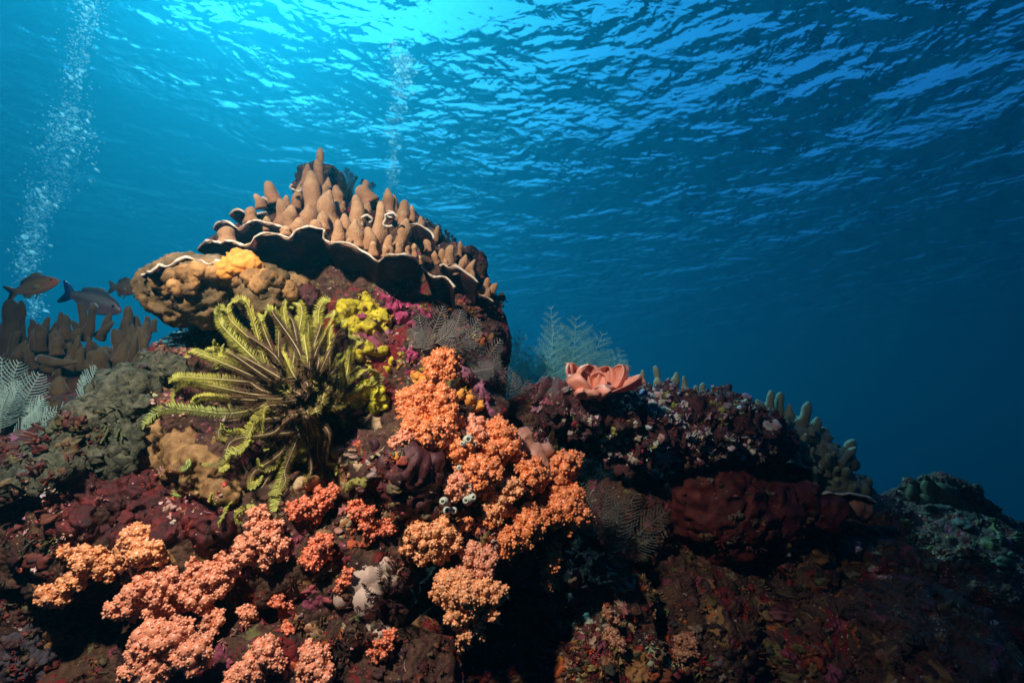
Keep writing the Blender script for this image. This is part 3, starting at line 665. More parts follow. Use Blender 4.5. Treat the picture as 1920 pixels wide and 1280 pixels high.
M_CRIM = mat('crimson_crust_skin', [(0.3, (0.018, 0.003, 0.004)), (0.5, (0.060, 0.005, 0.006)), (0.62, (0.13, 0.010, 0.009)), (0.75, (0.20, 0.03, 0.02))], scale=38, bump=0.9, bscale=150, bdist=0.005, rough=0.5, spec=0.45, speck=[(70, 0.08, (0.6, 0.4, 0.36))])
M_TURF = mat('grey_turf_fuzz', [(0.3, (0.025, 0.028, 0.02)), (0.5, (0.085, 0.088, 0.06)), (0.62, (0.14, 0.14, 0.095)), (0.75, (0.20, 0.19, 0.13))], scale=70, bump=1.0, bscale=180, bdist=0.007, rough=0.9, spec=0.1)
M_OCHSP = mat('ochre_sponge_skin', [(0.3, (0.09, 0.045, 0.018)), (0.5, (0.22, 0.12, 0.045)), (0.62, (0.32, 0.18, 0.07)), (0.75, (0.40, 0.26, 0.13))], scale=36, bump=0.7, bscale=110, bdist=0.004, speck=[(42, 0.11, (0.03, 0.012, 0.006))])
M_PINK = mat('pink_lobe_skin', [(0.3, (0.30, 0.12, 0.08)), (0.55, (0.42, 0.20, 0.135)), (0.72, (0.50, 0.30, 0.22))], scale=26, bump=0.3, bscale=150, bdist=0.002, rough=0.5, sss=0.2, spec=0.35)
M_PALE = mat('pale_lobe_skin', [(0.3, (0.40, 0.26, 0.20)), (0.7, (0.56, 0.44, 0.36))], scale=18, bump=0.4, bscale=140, bdist=0.003, rough=0.55, sss=0.15)
M_OLIVE = mat('olive_sponge_skin', [(0.3, (0.10, 0.09, 0.02)), (0.55, (0.26, 0.23, 0.05)), (0.75, (0.40, 0.36, 0.10))], scale=50, bump=0.9, bscale=120, bdist=0.006, speck=[(70, 0.2, (0.05, 0.03, 0.01))])
M_WHITE = mat('pale_green_crust', [(0.3, (0.30, 0.34, 0.24)), (0.7, (0.46, 0.50, 0.38))], scale=26, bump=0.5, bscale=140, bdist=0.003)

# thick brown plate on the left, crusted orange, with a white wavy lip
pl = empty('plate_coral', at(420, 560, 1.05), 'thick brown plate coral crusted with orange lumps jutting out above the yellow feather star', 'coral')
lump('plate_body', None, None, [(310, 540, 40), (345, 530, 46), (390, 540, 52), (440, 550, 50), (500, 555, 46), (550, 560, 38), (340, 565, 40), (400, 575, 34), (460, 580, 30), (295, 530, 28), (350, 505, 20), (400, 512, 22), (450, 520, 24), (520, 535, 22)], M_OCHDK,
     thick=1.1, voxel=0.006, depth=1.04, out=0.1, parent=pl, terms=((24, 0.010, 'n'), (60, 0.008, 'r'), (120, 0.005, 'r'), (240, 0.002, 'n')))
lump('orange_crust', None, None, [(300, 527, 13), (322, 517, 13), (348, 512, 15), (372, 506, 14), (396, 512, 11), (330, 535, 12), (362, 528, 12), (420, 520, 14), (440, 524, 12), (310, 540, 10), (470, 520, 15), (500, 520, 14), (520, 525, 12), (485, 535, 12), (540, 545, 14), (355, 543, 9)],
     M_OCHRE, thick=0.7, voxel=0.004, depth=0.99, out=0.5, parent=pl, terms=((50, 0.006, 'n'), (110, 0.005, 'r'), (240, 0.0025, 'r')))
shelf(pl, [(267, 520, 1.03), (276, 513, 1.01), (286, 509), (299, 499), (307, 501), (317, 500), (334, 490), (349, 482), (360, 485), (372, 489), (382, 494), (392, 498), (406, 491), (414, 492), (424, 498), (440, 505, 1.0)], 0.985, -0.004, 0.12, M_FING, 21, m_under=M_UNDER, rim_r=0.0036)
lump('sponge', 'bright orange sponge mound growing where the two left plates meet under the white rim', 'sponge', [(450, 492, 15), (440, 502, 18), (462, 500, 18), (478, 508, 14), (425, 506, 12), (447, 484, 9)], M_ORSP, depth=0.99, thick=0.9, voxel=0.003, terms=((60, 0.009, 'r'), (150, 0.006, 'r'), (300, 0.002, 'n')))
lump('encrusting_growth', 'small dull red fuzzy growth in the hollow between brown plate and yellow feather star', 'sponge', [(555, 565, 22), (575, 560, 24), (590, 575, 18), (545, 555, 14)], M_CRIM, depth=1.06, thick=0.7, terms=((80, 0.008, 'r'), (160, 0.004, 'n')))

YS = 'yellow sponge crusts on the pinnacle wall'
crust('sponge', 'mottled yellow sponge crust just below the dark plate, beside the magenta crust', 'sponge', [(650, 575, 22), (680, 570, 24), (705, 585, 22), (670, 600, 24), (640, 600, 16), (720, 605, 18), (695, 615, 16), (655, 620, 14)], M_YEL, group=YS, thick=0.012, terms=((60, 0.008, 'r'), (120, 0.006, 'v'), (230, 0.002, 'n')))
crust('sponge', 'yellow sponge crust with red spots halfway down the pinnacle wall', 'sponge', [(690, 655, 14), (680, 672, 15), (720, 660, 16), (735, 680, 14), (705, 690, 13), (670, 690, 12), (728, 696, 10)], M_YEL, group=YS, thick=0.012, terms=((60, 0.008, 'r'), (120, 0.006, 'v'), (230, 0.002, 'n')))
crust('sponge', 'plain lemon yellow sponge crust at the right tips of the yellow feather star', 'sponge', [(690, 730, 20), (710, 745, 22), (725, 760, 14), (680, 755, 18), (670, 720, 16), (700, 765, 14)], M_YEL2, group=YS, thick=0.014, terms=((60, 0.008, 'r'), (120, 0.006, 'v'), (230, 0.002, 'n')))
crust('encrusting_growth', 'bright magenta pink crust under the dark plate, right of the upper yellow sponge', 'crust', [(720, 560, 14), (735, 572, 18), (755, 580, 20), (780, 588, 18), (800, 596, 14), (745, 595, 16), (770, 605, 14), (715, 550, 9)], M_MAG, thick=0.008, terms=((45, 0.005, 'n'), (110, 0.004, 'r'), (220, 0.0015, 'n')))
crust('encrusting_growth', 'small magenta pink crust left of the top orange soft coral, below the orange sponge band', 'crust', [(755, 655, 12), (765, 668, 14), (780, 675, 12), (750, 645, 8), (795, 680, 9)], M_MAG, thick=0.008, terms=((45, 0.005, 'n'), (110, 0.004, 'r'), (220, 0.0015, 'n')))
crust('sponge', 'thin orange sponge band curving down across the magenta crust', 'sponge', [(742, 592, 7), (752, 600, 8), (765, 606, 8), (772, 618, 7), (775, 632, 6)], M_ORSP, thick=0.007)
crust('sponge', 'fuzzy orange sponge patch lower left of the topmost orange soft coral', 'sponge', [(790, 708, 13), (780, 712, 11), (800, 700, 12), (775, 702, 8), (798, 716, 9)], M_ORSP, thick=0.012, terms=((90, 0.005, 'r'), (200, 0.002, 'n')))
crust('sponge', 'ragged orange sponge patch right of the upper soft corals, beside the purple crust', 'sponge', [(860, 735, 12), (872, 750, 14), (888, 758, 13), (900, 765, 9), (855, 750, 12), (845, 728, 9)], M_ORSP, thick=0.012, terms=((90, 0.005, 'r'), (200, 0.002, 'n')))
crust('encrusting_growth', 'dusty purple crust along the right edge of the pinnacle foot, behind the orange soft corals', 'crust', [(895, 730, 14), (910, 745, 15), (918, 765, 13), (922, 785, 12), (865, 700, 14), (850, 690, 12), (880, 715, 14), (905, 720, 10)], M_PURP, thick=0.009, terms=((45, 0.005, 'n'), (110, 0.004, 'r'), (220, 0.0015, 'n')))
crust('sponge', 'pale tan sponge tongue under the right side of the yellow feather star', 'sponge', [(672, 785, 12), (690, 790, 14), (706, 800, 14), (705, 820, 12), (700, 832, 9)], M_TAN, thick=0.01)
crust('sponge', 'pale tan sponge patch left of the maroon sponge, below the feather star', 'sponge', [(640, 845, 14), (655, 865, 18), (670, 880, 13), (636, 830, 8), (680, 870, 9)], M_TAN, thick=0.01)
lump('sponge', 'large dark maroon sponge lump with small holes left of the orange soft corals', 'sponge', [(760, 880, 38), (790, 900, 36), (770, 930, 34), (810, 940, 26), (735, 870, 24), (800, 870, 22), (740, 910, 24)], M_MAR, thick=0.6, voxel=0.005, sm=6, terms=((22, 0.014, 'n'), (50, 0.008, 'r'), (120, 0.004, 'r')))
lump('sponge', 'small bright orange sponge spot on top of the maroon sponge lump', 'sponge', [(742, 856, 9), (752, 852, 8), (735, 858, 6)], M_ORSP, thick=0.6, voxel=0.003, terms=((140, 0.002, 'n'),))
crust('sponge', 'olive yellow pitted sponge left of the maroon lump, above the red soft coral tips', 'sponge', [(670, 900, 16), (690, 910, 17), (700, 890, 13), (655, 910, 12), (705, 925, 10), (750, 965, 10), (738, 975, 9)], M_OLIVE, thick=0.01, terms=((60, 0.008, 'r'), (120, 0.006, 'v'), (230, 0.002, 'n')))
crust('sponge', 'fuzzy pale tan sponge just above the small red orange soft corals', 'sponge', [(560, 915, 15), (580, 910, 18), (600, 915, 13), (540, 925, 12), (500, 945, 14), (512, 955, 12)], M_TAN, thick=0.01)
crust('sponge', 'ochre brown sponge mat with dark pores spreading under the left arms of the feather star', 'sponge', [(270, 845, 30), (300, 825, 30), (330, 835, 32), (360, 850, 34), (400, 880, 34), (330, 870, 32), (290, 870, 28), (370, 905, 30), (405, 920, 28), (290, 805, 20), (435, 915, 26), (455, 935, 22), (260, 815, 20)], M_OCHSP, thick=0.016, terms=((24, 0.010, 'n'), (60, 0.006, 'r'), (150, 0.003, 'n')))
crust('turf_mound', 'big fuzzy grey green turf mound on the left slope beside the feather star', 'turf', [(335, 700, 22), (300, 705, 30), (265, 725, 34), (235, 750, 40), (205, 785, 44), (250, 780, 40), (170, 820, 50), (225, 825, 42), (120, 850, 48), (180, 860, 44), (80, 885, 44), (225, 865, 36), (60, 920, 36), (110, 900, 36)], M_TURF, thick=0.035,
      terms=((18, 0.012, 'n'), (50, 0.010, 'r'), (120, 0.008, 'r'), (240, 0.006, 'r')))
crust('sponge', 'deep crimson glossy crust covering the dark hollow left of the soft corals', 'crust', [(130, 930, 40), (190, 930, 40), (250, 930, 40), (310, 950, 36), (370, 970, 34), (160, 980, 40), (230, 990, 40), (300, 1000, 36), (380, 1010, 30), (430, 1000, 24), (110, 990, 34), (90, 950, 30), (160, 905, 24), (280, 905, 20), (420, 970, 26)], M_CRIM, thick=0.01, terms=((22, 0.010, 'n'), (55, 0.009, 'r'), (120, 0.005, 'v'), (240, 0.002, 'n')))
lump('sponge', 'large dark red mound sponge in the shade under the right ledge', 'sponge', [(1330, 930, 66), (1300, 960, 52), (1380, 960, 70), (1440, 960, 62), (1300, 900, 26), (1480, 980, 46), (1360, 1000, 50), (1420, 1010, 50), (1310, 880, 18)], M_RED, depth=1.34, thick=0.6, voxel=0.007, sm=9, terms=((10, 0.022, 'n'), (28, 0.010, 'r'), (70, 0.006, 'r'), (150, 0.002, 'n')))
lump('sponge', 'smaller dark red sponge at the right foot of the grey green finger coral', 'sponge', [(1510, 935, 30), (1500, 970, 36), (1550, 960, 34), (1475, 935, 20), (1540, 1000, 34)], M_RED, depth=1.38, thick=0.6, voxel=0.007, sm=8, terms=((12, 0.020, 'n'), (30, 0.012, 'r'), (80, 0.006, 'r')))
lump('sponge', 'smooth pink folded lobes wedged between the orange soft corals and the right ledge', 'sponge', [(975, 785, 15), (990, 795, 16), (1005, 812, 15), (1018, 830, 15), (1025, 845, 12), (985, 820, 18), (1000, 855, 22), (1015, 868, 16), (970, 800, 10), (975, 840, 14), (1020, 890, 18)], M_PINK, depth=1.03, thick=0.9, voxel=0.0045,
     terms=((30, 0.007, 'n'), (60, 0.003, 'r')), sm=2)
lump('sponge', 'pale pinkish white smooth lobes behind the dark spiny feather star near the bottom', 'sponge', [(665, 1090, 24), (690, 1080, 20), (705, 1100, 18), (650, 1115, 20), (690, 1130, 24), (700, 1165, 18), (715, 1190, 18), (720, 1060, 14), (740, 1130, 16), (735, 1090, 14)], M_PALE, depth=0.9, thick=0.7, voxel=0.005,
     terms=((30, 0.007, 'n'), (70, 0.003, 'r')))
crust('encrusting_growth', 'pale green crust patch in the lower right between small orange growths', 'crust', [(1100, 1165, 16), (1110, 1185, 15), (1090, 1178, 12), (1118, 1160, 9)], M_WHITE, thick=0.008, terms=((45, 0.005, 'n'), (110, 0.004, 'r'), (220, 0.0015, 'n')))
crust('sponge', 'deep red smooth sponge patch near the bottom right of the cave', 'sponge', [(1070, 1220, 18), (1085, 1230, 18), (1075, 1250, 16), (1058, 1205, 12)], M_RED, thick=0.01)
crust('sponge', 'bright vermilion sponge strip on the right wall of the dark cave', 'sponge', [(1068, 1100, 9), (1075, 1092, 9), (1084, 1100, 8), (1060, 1112, 8), (1055, 1130, 7), (1064, 1088, 6)], mat('vermilion_sponge_skin', [(0.3, (0.55, 0.06, 0.015)), (0.7, (0.72, 0.13, 0.03))], scale=30, bump=0.5, bscale=160), thick=0.008)
crust('sponge', 'ochre orange sponge mat at the bottom edge right of the cave', 'sponge', [(1180, 1235, 28), (1215, 1240, 30), (1195, 1265, 28), (1240, 1265, 24), (1150, 1215, 18)], mat('rust_sponge_skin', [(0.3, (0.22, 0.09, 0.025)), (0.7, (0.40, 0.20, 0.07))], scale=26, bump=0.8, bscale=120, bdist=0.005), thick=0.012, terms=((60, 0.008, 'r'), (120, 0.006, 'v'), (230, 0.002, 'n')))
crust('sponge', 'dark slate purple sponge crust at the very bottom left corner', 'sponge', [(40, 1220, 44), (70, 1240, 40), (20, 1250, 40), (60, 1180, 24)], mat('slate_sponge_skin', [(0.3, (0.03, 0.024, 0.034)), (0.55, (0.075, 0.06, 0.075)), (0.75, (0.13, 0.11, 0.12))], scale=34, bump=0.9, bscale=120, bdist=0.005), thick=0.014, terms=((30, 0.008, 'n'), (80, 0.006, 'r'), (200, 0.002, 'n')))
crust('sponge', 'dark wine red sponge above the slate grey one at the bottom left', 'sponge', [(60, 1130, 30), (80, 1150, 26), (40, 1140, 24), (95, 1170, 18)], M_MAR, thick=0.012)
crust('sponge', 'flame orange sponge strip among the lower soft corals, left of the pale lobes', 'sponge', [(640, 1180, 13), (625, 1190, 12), (655, 1185, 10), (560, 1030, 10), (548, 1022, 8)], M_ORSP, thick=0.008)
wr = empty('plate_coral', at(1560, 930, 1.42), 'thin pale rimmed plate on a dusky pink base below the big grey green coral', 'coral')
shelf(wr, [(1512, 924), (1530, 926), (1557, 924), (1576, 927), (1595, 926), (1610, 930), (1622, 931), (1636, 938), (1644, 944)], 1.36, 0.03, 0.14, M_GREEN, 31, m_under=M_UNDER, rim_r=0.0035)
shelf(wr, [(1476, 866), (1490, 868), (1503, 873), (1515, 878), (1528, 881), (1541, 888)], 1.44, 0.03, 0.12, M_GREEN, 32, m_under=M_UNDER, rim_r=0.003)
lump('base', None, None, [(1600, 950, 18), (1620, 955, 16), (1590, 985, 14), (1592, 1005, 11), (1630, 948, 10)], M_PINK, depth=1.40, thick=0.8, voxel=0.006, parent=wr)

# ------------------------------------------------------------------ dead coral ledge on the right
M_LEDGE = mat('dead_coral_crust', [(0.22, (0.015, 0.008, 0.008)), (0.42, (0.06, 0.025, 0.025)), (0.52, (0.14, 0.035, 0.045)), (0.60, (0.08, 0.05, 0.04)), (0.68, (0.30, 0.16, 0.15)), (0.76, (0.62, 0.50, 0.47))], scale=42, detail=6,
              bump=1.0, bscale=110, bdist=0.009, speck=[(75, 0.12, (0.55, 0.42, 0.40)), (55, 0.09, (0.30, 0.02, 0.03))], vcol=False)
LB = [B(1025, 750, 1.26, 26, .9), B(1055, 758, 1.24, 36, .8), B(1100, 772, 1.24, 46, .7), B(1150, 782, 1.25, 52, .7), B(1210, 790, 1.28, 56, .75), B(1270, 802, 1.30, 56, .8), B(1330, 806, 1.33, 54, .85), B(1390, 808, 1.37, 52, .85), B(1435, 820, 1.42, 38, .95),
      B(1110, 800, 1.32, 40, .8), B(1180, 830, 1.30, 50, .6), B(1260, 838, 1.34, 46, .6), B(1340, 835, 1.36, 46, .6), B(1420, 835, 1.42, 40, .6), B(1250, 758, 1.34, 26, .7), B(1350, 762, 1.4, 26, .7), B(1060, 790, 1.34, 40, .7)]
V_, Q_ = union(LB, 0.007, 2); N_ = vnormals(V_, Q_)
V_ = displace(V_, N_, [(11, 0.022, 'n'), (26, 0.030, 'r'), (60, 0.020, 'v'), (130, 0.007, 'n')])
SURF.put(V_, Q_)
ledge = empty('dead_coral_ledge', at(1230, 800, 1.3), 'jagged slab of dead coral crusted maroon and white, overhanging the dark hollow on the right', 'coral ledge')
np_obj('slab', V_, np.zeros((0, 3), int), Q_, None, M_LEDGE, ledge)

# ------------------------------------------------------------------ small growth past counting, scattered on the rock
M_MIX = mat('mixed_small_growth', [(0.3, (0.75, 0.75, 0.75)), (0.7, (1, 1, 1))], scale=50, bump=0.5, bscale=220, bdist=0.003, vcol=True, rough=0.6)
def sc_lump(g, r, f, loc, c0, rr):
    """knobbly irregular crust lump"""
    iv, it = ICO[3] if r > 0.006 else ICO[2]
    a = rr.normal(0, 1, (5, 3)) * np.array([2.2, 3.0, 4.5, 6.0, 8.0])[:, None]; ph = rr.uniform(0, 6.28, 5)
    h = 1 + sum(w * np.sin(iv @ k + p) for w, k, p in zip((0.34, 0.26, 0.20, 0.15, 0.11), a, ph))
    P = iv * h[:, None] * np.array([r * rr.uniform(0.7, 1.6), r * rr.uniform(0.7, 1.3), r * rr.uniform(0.35, 0.8)])
    sh = np.clip(0.55 + 0.55 * (h - 0.4), 0.45, 1.25)[:, None]
    g.add(P @ f.T + loc, tris=it, c=np.clip(c0 * sh * rr.uniform(0.7, 1.2), 0, 1))
def sc_tuft(g, r, f, loc, c0, rr):
    """tuft of short forked fingers"""
    for j in range(rr.integers(4, 9)):
        d = f @ np.array([rr.normal(0, .55), rr.normal(0, .55), 1.0]); d /= np.linalg.norm(d); l = r * rr.uniform(0.9, 2.0)
        b0 = loc + f @ np.array([rr.normal(0, .5), rr.normal(0, .5), -0.2]) * r
        w = r * rr.uniform(0.16, 0.30); bend = rr.normal(0, 0.22, 3) * l
        P = [b0, b0 + d * l * 0.4 + bend * 0.3, b0 + d * l * 0.75 + bend * 0.7, b0 + d * l * 0.93 + bend, b0 + d * l + bend]
        v, t, q = tube(P, [w, w * 0.95, w * 0.9, w * 0.7, w * 0.1], 6)
        sh = np.repeat(np.array([0.6, 0.8, 1.0, 1.2, 1.3]), 6); sh = np.append(sh, [0.6, 1.3])[:, None]
        g.add(v, t, q, c=np.clip(c0 * sh * rr.uniform(0.8, 1.15), 0, 1))
def sc_flake(g, r, f, loc, c0, rr):
    """curled thin crust flake standing off the rock"""
    n, m = 9, 4; V = []; ph = rr.uniform(0, 6.28); a0 = rr.uniform(0, 6.28)
    for j in range(m + 1):
        for i in range(n + 1):
            th = a0 + 2.6 * i / n; t = j / m; rad = r * 1.7 * t * (1 + 0.22 * math.sin(5 * th + ph))
            V.append((rad * math.cos(th), rad * math.sin(th), r * (0.75 * t * t + 0.22 * t * math.sin(7 * th + ph))))
    V = np.array(V); q = [(j * (n + 1) + i, j * (n + 1) + i + 1, (j + 1) * (n + 1) + i + 1, (j + 1) * (n + 1) + i) for j in range(m) for i in range(n)]
    W = np.vstack([V, V - np.array([0, 0, r * 0.16])]); k = len(V); q = np.array(q)
    edge = [(m * (n + 1) + i, k + m * (n + 1) + i, k + m * (n + 1) + i + 1, m * (n + 1) + i + 1) for i in range(n)]
    sh = np.tile(np.repeat(np.linspace(0.7, 1.3, m + 1), n + 1), 2)[:, None]
    g.add(W @ f.T + loc, quads=np.vstack([q, q[:, ::-1] + k, np.array(edge)]), c=np.clip(c0 * sh * rr.uniform(0.7, 1.2), 0, 1))
def scatter(name, label, regions, n, size, pal, seed, nodes=None, parent=None, accept=None, mix=(0.62, 0.31, 0.07)):
    rr = np.random.default_rng(seed); g = G(); cen = [((r_[0] + r_[2]) / 2, (r_[1] + r_[3]) / 2) for r_ in regions]
    seeds = []
    for k in range(n):
        if seeds and rr.uniform() < 0.55:                      # growth comes in colonies
            sx_, sy_, ci, kd = seeds[rr.integers(len(seeds))]; px, py = sx_ + rr.normal(0, size[1] * 2.0), sy_ + rr.normal(0, size[1] * 2.0)
        else:
            x0, y0, x1, y1 = regions[rr.integers(len(regions))]; px, py = rr.uniform(x0, x1), rr.uniform(y0, y1)
            ci = rr.integers(len(pal)); kd = rr.choice(3, p=mix); seeds.append((px, py, ci, kd))
        h = SURF.hit(px, py)
        if h is None: continue
        loc, nn, d = h
        if d > 1.8 or (accept and not accept(px, py, d)): continue
        r = rr.uniform(*size) * d / FPX * rr.choice([0.5, 0.8, 1, 1.4]); c0 = np.array(pal[ci]) * rr.uniform(0.75, 1.2, 3)
        f = np.array(frame(Vector(nn) * 0.7 + Vector(rr.normal(0, 0.25, 3)) - FWD * 0.3))
        (sc_lump, sc_tuft, sc_flake)[kd](g, r * (1, 0.9, 1.0)[kd], f, np.array(loc), c0, rr)
    o = g.build(name, M_MIX, parent)
    if parent is None: tag(o, label, 'growth', kind='stuff')
    else: o['kind'] = 'stuff'
    return o
PAL_L = [(0.42, 0.28, 0.26), (0.55, 0.46, 0.44), (0.25, 0.02, 0.03), (0.12, 0.03, 0.04), (0.10, 0.05, 0.04), (0.30, 0.10, 0.10), (0.06, 0.03, 0.03), (0.16, 0.06, 0.08), (0.62, 0.55, 0.52), (0.35, 0.32, 0.08), (0.05, 0.02, 0.02)]
scatter('crust_knob', None, [(1000, 720, 1470, 870)], 950, (2, 5), PAL_L, 1, parent=ledge, accept=lambda x, y, d: d > 1.1)
scatter('white_crust', None, [(1205, 730, 1290, 785), (1130, 815, 1240, 860), (1230, 845, 1260, 870), (1330, 790, 1460, 860), (1285, 810, 1330, 830), (1215, 735, 1260, 775)], 230, (2.5, 6.5), [(0.70, 0.62, 0.60), (0.60, 0.50, 0.50)], 2, parent=ledge, accept=lambda x, y, d: d > 1.1)
PAL_R = [(0.30, 0.16, 0.06), (0.38, 0.22, 0.10), (0.22, 0.18, 0.05), (0.40, 0.10, 0.02), (0.25, 0.02, 0.02), (0.42, 0.34, 0.22), (0.10, 0.04, 0.03), (0.30, 0.08, 0.09), (0.07, 0.05, 0.03), (0.12, 0.02, 0.02), (0.06, 0.02, 0.02)]
scatter('encrusting_growth', 'mixed ochre, olive and red growth crowding the lower right slope', [(1040, 1040, 1260, 1280), (1040, 1140, 1320, 1280)], 620, (2.5, 7), PAL_R, 3, accept=lambda x, y, d: d < 1.3)
scatter('encrusting_growth', 'red and brown growth darkened for shade over the far right slope', [(1200, 1000, 1560, 1280), (1400, 1000, 1800, 1280)], 520, (3, 9), [tuple(np.array(c) * 0.45) for c in PAL_R], 4)  # growth palette scaled down to paint in the slope's shade
PAL_M = [(0.42, 0.09, 0.03), (0.30, 0.14, 0.06), (0.36, 0.22, 0.13), (0.10, 0.02, 0.02), (0.20, 0.03, 0.03), (0.34, 0.08, 0.10), (0.14, 0.10, 0.04), (0.45, 0.28, 0.20), (0.08, 0.03, 0.03)]
scatter('encrusting_growth', 'mixed red, tan and ochre growth between the soft corals along the bottom', [(430, 960, 760, 1280), (600, 830, 760, 1000), (760, 960, 960, 1060)], 760, (2.5, 7), PAL_M, 5, accept=lambda x, y, d: d < 1.15)
scatter('encrusting_growth', 'maroon and rust growth coloured dark as shade on the boulders at the bottom middle', [(560, 1140, 900, 1280), (0, 1080, 260, 1280), (840, 930, 960, 1060)], 620, (2.5, 7), [(0.08, 0.02, 0.015), (0.14, 0.03, 0.02), (0.05, 0.02, 0.015), (0.18, 0.07, 0.03), (0.10, 0.06, 0.03), (0.22, 0.03, 0.03), (0.04, 0.02, 0.02)], 15)  # dark palette paints shade over boulders that the flash still reaches
scatter('encrusting_growth', 'sparse dark growth dotting the large dark red mound sponge', [(1270, 880, 1560, 1010)], 130, (2, 5), [(0.10, 0.02, 0.015), (0.05, 0.02, 0.015), (0.14, 0.05, 0.03), (0.20, 0.12, 0.08)], 16)
scatter('encrusting_growth', 'crimson, magenta and brown growth on the pinnacle wall', [(620, 540, 940, 800), (760, 560, 900, 700)], 520, (2, 5), [(0.30, 0.03, 0.08), (0.16, 0.04, 0.05), (0.35, 0.10, 0.03), (0.12, 0.05, 0.04), (0.40, 0.30, 0.04), (0.08, 0.03, 0.03), (0.36, 0.12, 0.18)], 6)
scatter('encrusting_growth', 'tiny pale pink and white growth on the crimson and ochre crusts at left', [(270, 880, 430, 960), (60, 930, 420, 1030), (280, 740, 350, 780), (20, 900, 130, 1100)], 330, (1.4, 3.6), [(0.55, 0.32, 0.28), (0.62, 0.46, 0.40), (0.45, 0.08, 0.05), (0.40, 0.16, 0.12)], 7)
scatter('encrusting_growth', 'dark brown and olive growth on the shaded left slope', [(0, 860, 160, 1200), (0, 760, 200, 900)], 200, (4, 11), [(0.06, 0.04, 0.025), (0.10, 0.07, 0.03), (0.05, 0.02, 0.015), (0.09, 0.09, 0.05), (0.12, 0.03, 0.02)], 8)
scatter('encrusting_growth', 'pink and teal knobs below the left edge of the brown plate', [(270, 600, 350, 670)], 70, (3, 7), [(0.30, 0.10, 0.10), (0.16, 0.20, 0.17), (0.08, 0.05, 0.04), (0.36, 0.18, 0.15)], 9)
scatter('encrusting_growth', 'small reddish knobs on the shadowed right edge of the pinnacle', [(850, 520, 945, 700)], 120, (2.5, 6), [(0.12, 0.03, 0.02), (0.06, 0.03, 0.025), (0.22, 0.06, 0.03), (0.05, 0.03, 0.02), (0.20, 0.13, 0.07)], 10)
scatter('encrusting_growth', 'mossy olive fuzz on the far right outcrop', [(1640, 890, 1920, 1060)], 200, (3, 8), [(0.06, 0.07, 0.03), (0.10, 0.09, 0.04), (0.05, 0.04, 0.03), (0.13, 0.12, 0.04)], 12, accept=lambda x, y, d: True)
# ------------------------------------------------------------------ orange soft corals
M_POLYP = mat('soft_coral_polyp', [(0.3, (0.88, 0.88, 0.88)), (0.7, (1, 1, 1))], scale=60, bump=0.35, bscale=500, bdist=0.001, vcol=True, rough=0.38, spec=0.55, sss=0.12)
M_STEM = mat('soft_coral_stem', [(0.3, (0.80, 0.34, 0.11)), (0.7, (0.88, 0.48, 0.20))], scale=30, bump=0.4, bscale=160, bdist=0.002, rough=0.5, sss=0.2, vcol=True)
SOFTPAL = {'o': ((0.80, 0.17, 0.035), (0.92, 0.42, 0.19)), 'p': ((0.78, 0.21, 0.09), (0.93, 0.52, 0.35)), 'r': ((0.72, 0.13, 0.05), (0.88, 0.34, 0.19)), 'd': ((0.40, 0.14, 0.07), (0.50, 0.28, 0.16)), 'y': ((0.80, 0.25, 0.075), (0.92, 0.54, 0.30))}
def fib(n):
    i = np.arange(n) + 0.5; ph = np.arccos(1 - 2 * i / n); th = math.pi * (1 + 5 ** .5) * i
    return np.stack([np.cos(th) * np.sin(ph), np.sin(th) * np.sin(ph), np.cos(ph)], 1)
def lobe(g, c, r, pal, rr, mm):
    """a cauliflower head: sub-heads on a core, each studded with small polyps"""
    r = r * 1.28
    iv, it = ICO[1]; a, b = np.array(pal[0]), np.array(pal[1]); view = -np.array(FWD)
    iv2, it2 = ICO[2]
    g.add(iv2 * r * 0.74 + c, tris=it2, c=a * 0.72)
    ns = int(np.clip(13 * (r / (20 * mm)) ** 1.1, 7, 20)); dirs = fib(ns)
    q = np.linalg.qr(rr.normal(0, 1, (3, 3)))[0]; dirs = dirs @ q
    for d in dirs:
        if d @ view < -0.5: continue
        sr = r * rr.uniform(0.34, 0.52); sc_ = c + d * r * rr.uniform(0.60, 0.95)
        tone = rr.uniform(0.8, 1.15); body = (a * 0.7 + b * 0.3) * tone
        g.add(iv2 * sr * 0.93 + sc_, tris=it2, c=np.clip(body * 0.9, 0, 1))
        npol = int(np.clip(13 * (sr / (7 * mm)) ** 1.6, 9, 34)); pd = fib(npol) @ np.linalg.qr(rr.normal(0, 1, (3, 3)))[0]
        pd = pd + rr.normal(0, 0.16, pd.shape); pd /= np.linalg.norm(pd, axis=1)[:, None]
        keep = (pd @ d > -0.45) & (pd @ view > -0.6) & (rr.uniform(size=len(pd)) > 0.08)
        for p in pd[keep]:
            pr = (2.7 * mm) * rr.uniform(0.6, 1.3)
            f = np.array(frame(p)); k = rr.uniform(0, 1) ** 1.4
            pos = sc_ + p * sr * rr.uniform(0.76, 0.98)
            V = (iv * np.array([pr * rr.uniform(.8, 1.2), pr, pr * rr.uniform(1.0, 1.6)])) @ f.T + pos
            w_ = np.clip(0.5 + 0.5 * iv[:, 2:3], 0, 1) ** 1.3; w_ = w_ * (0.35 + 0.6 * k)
            g.add(V, tris=it, c=np.clip((a * (1 - w_) + b * w_) * tone * rr.uniform(0.85, 1.12), 0, 1))
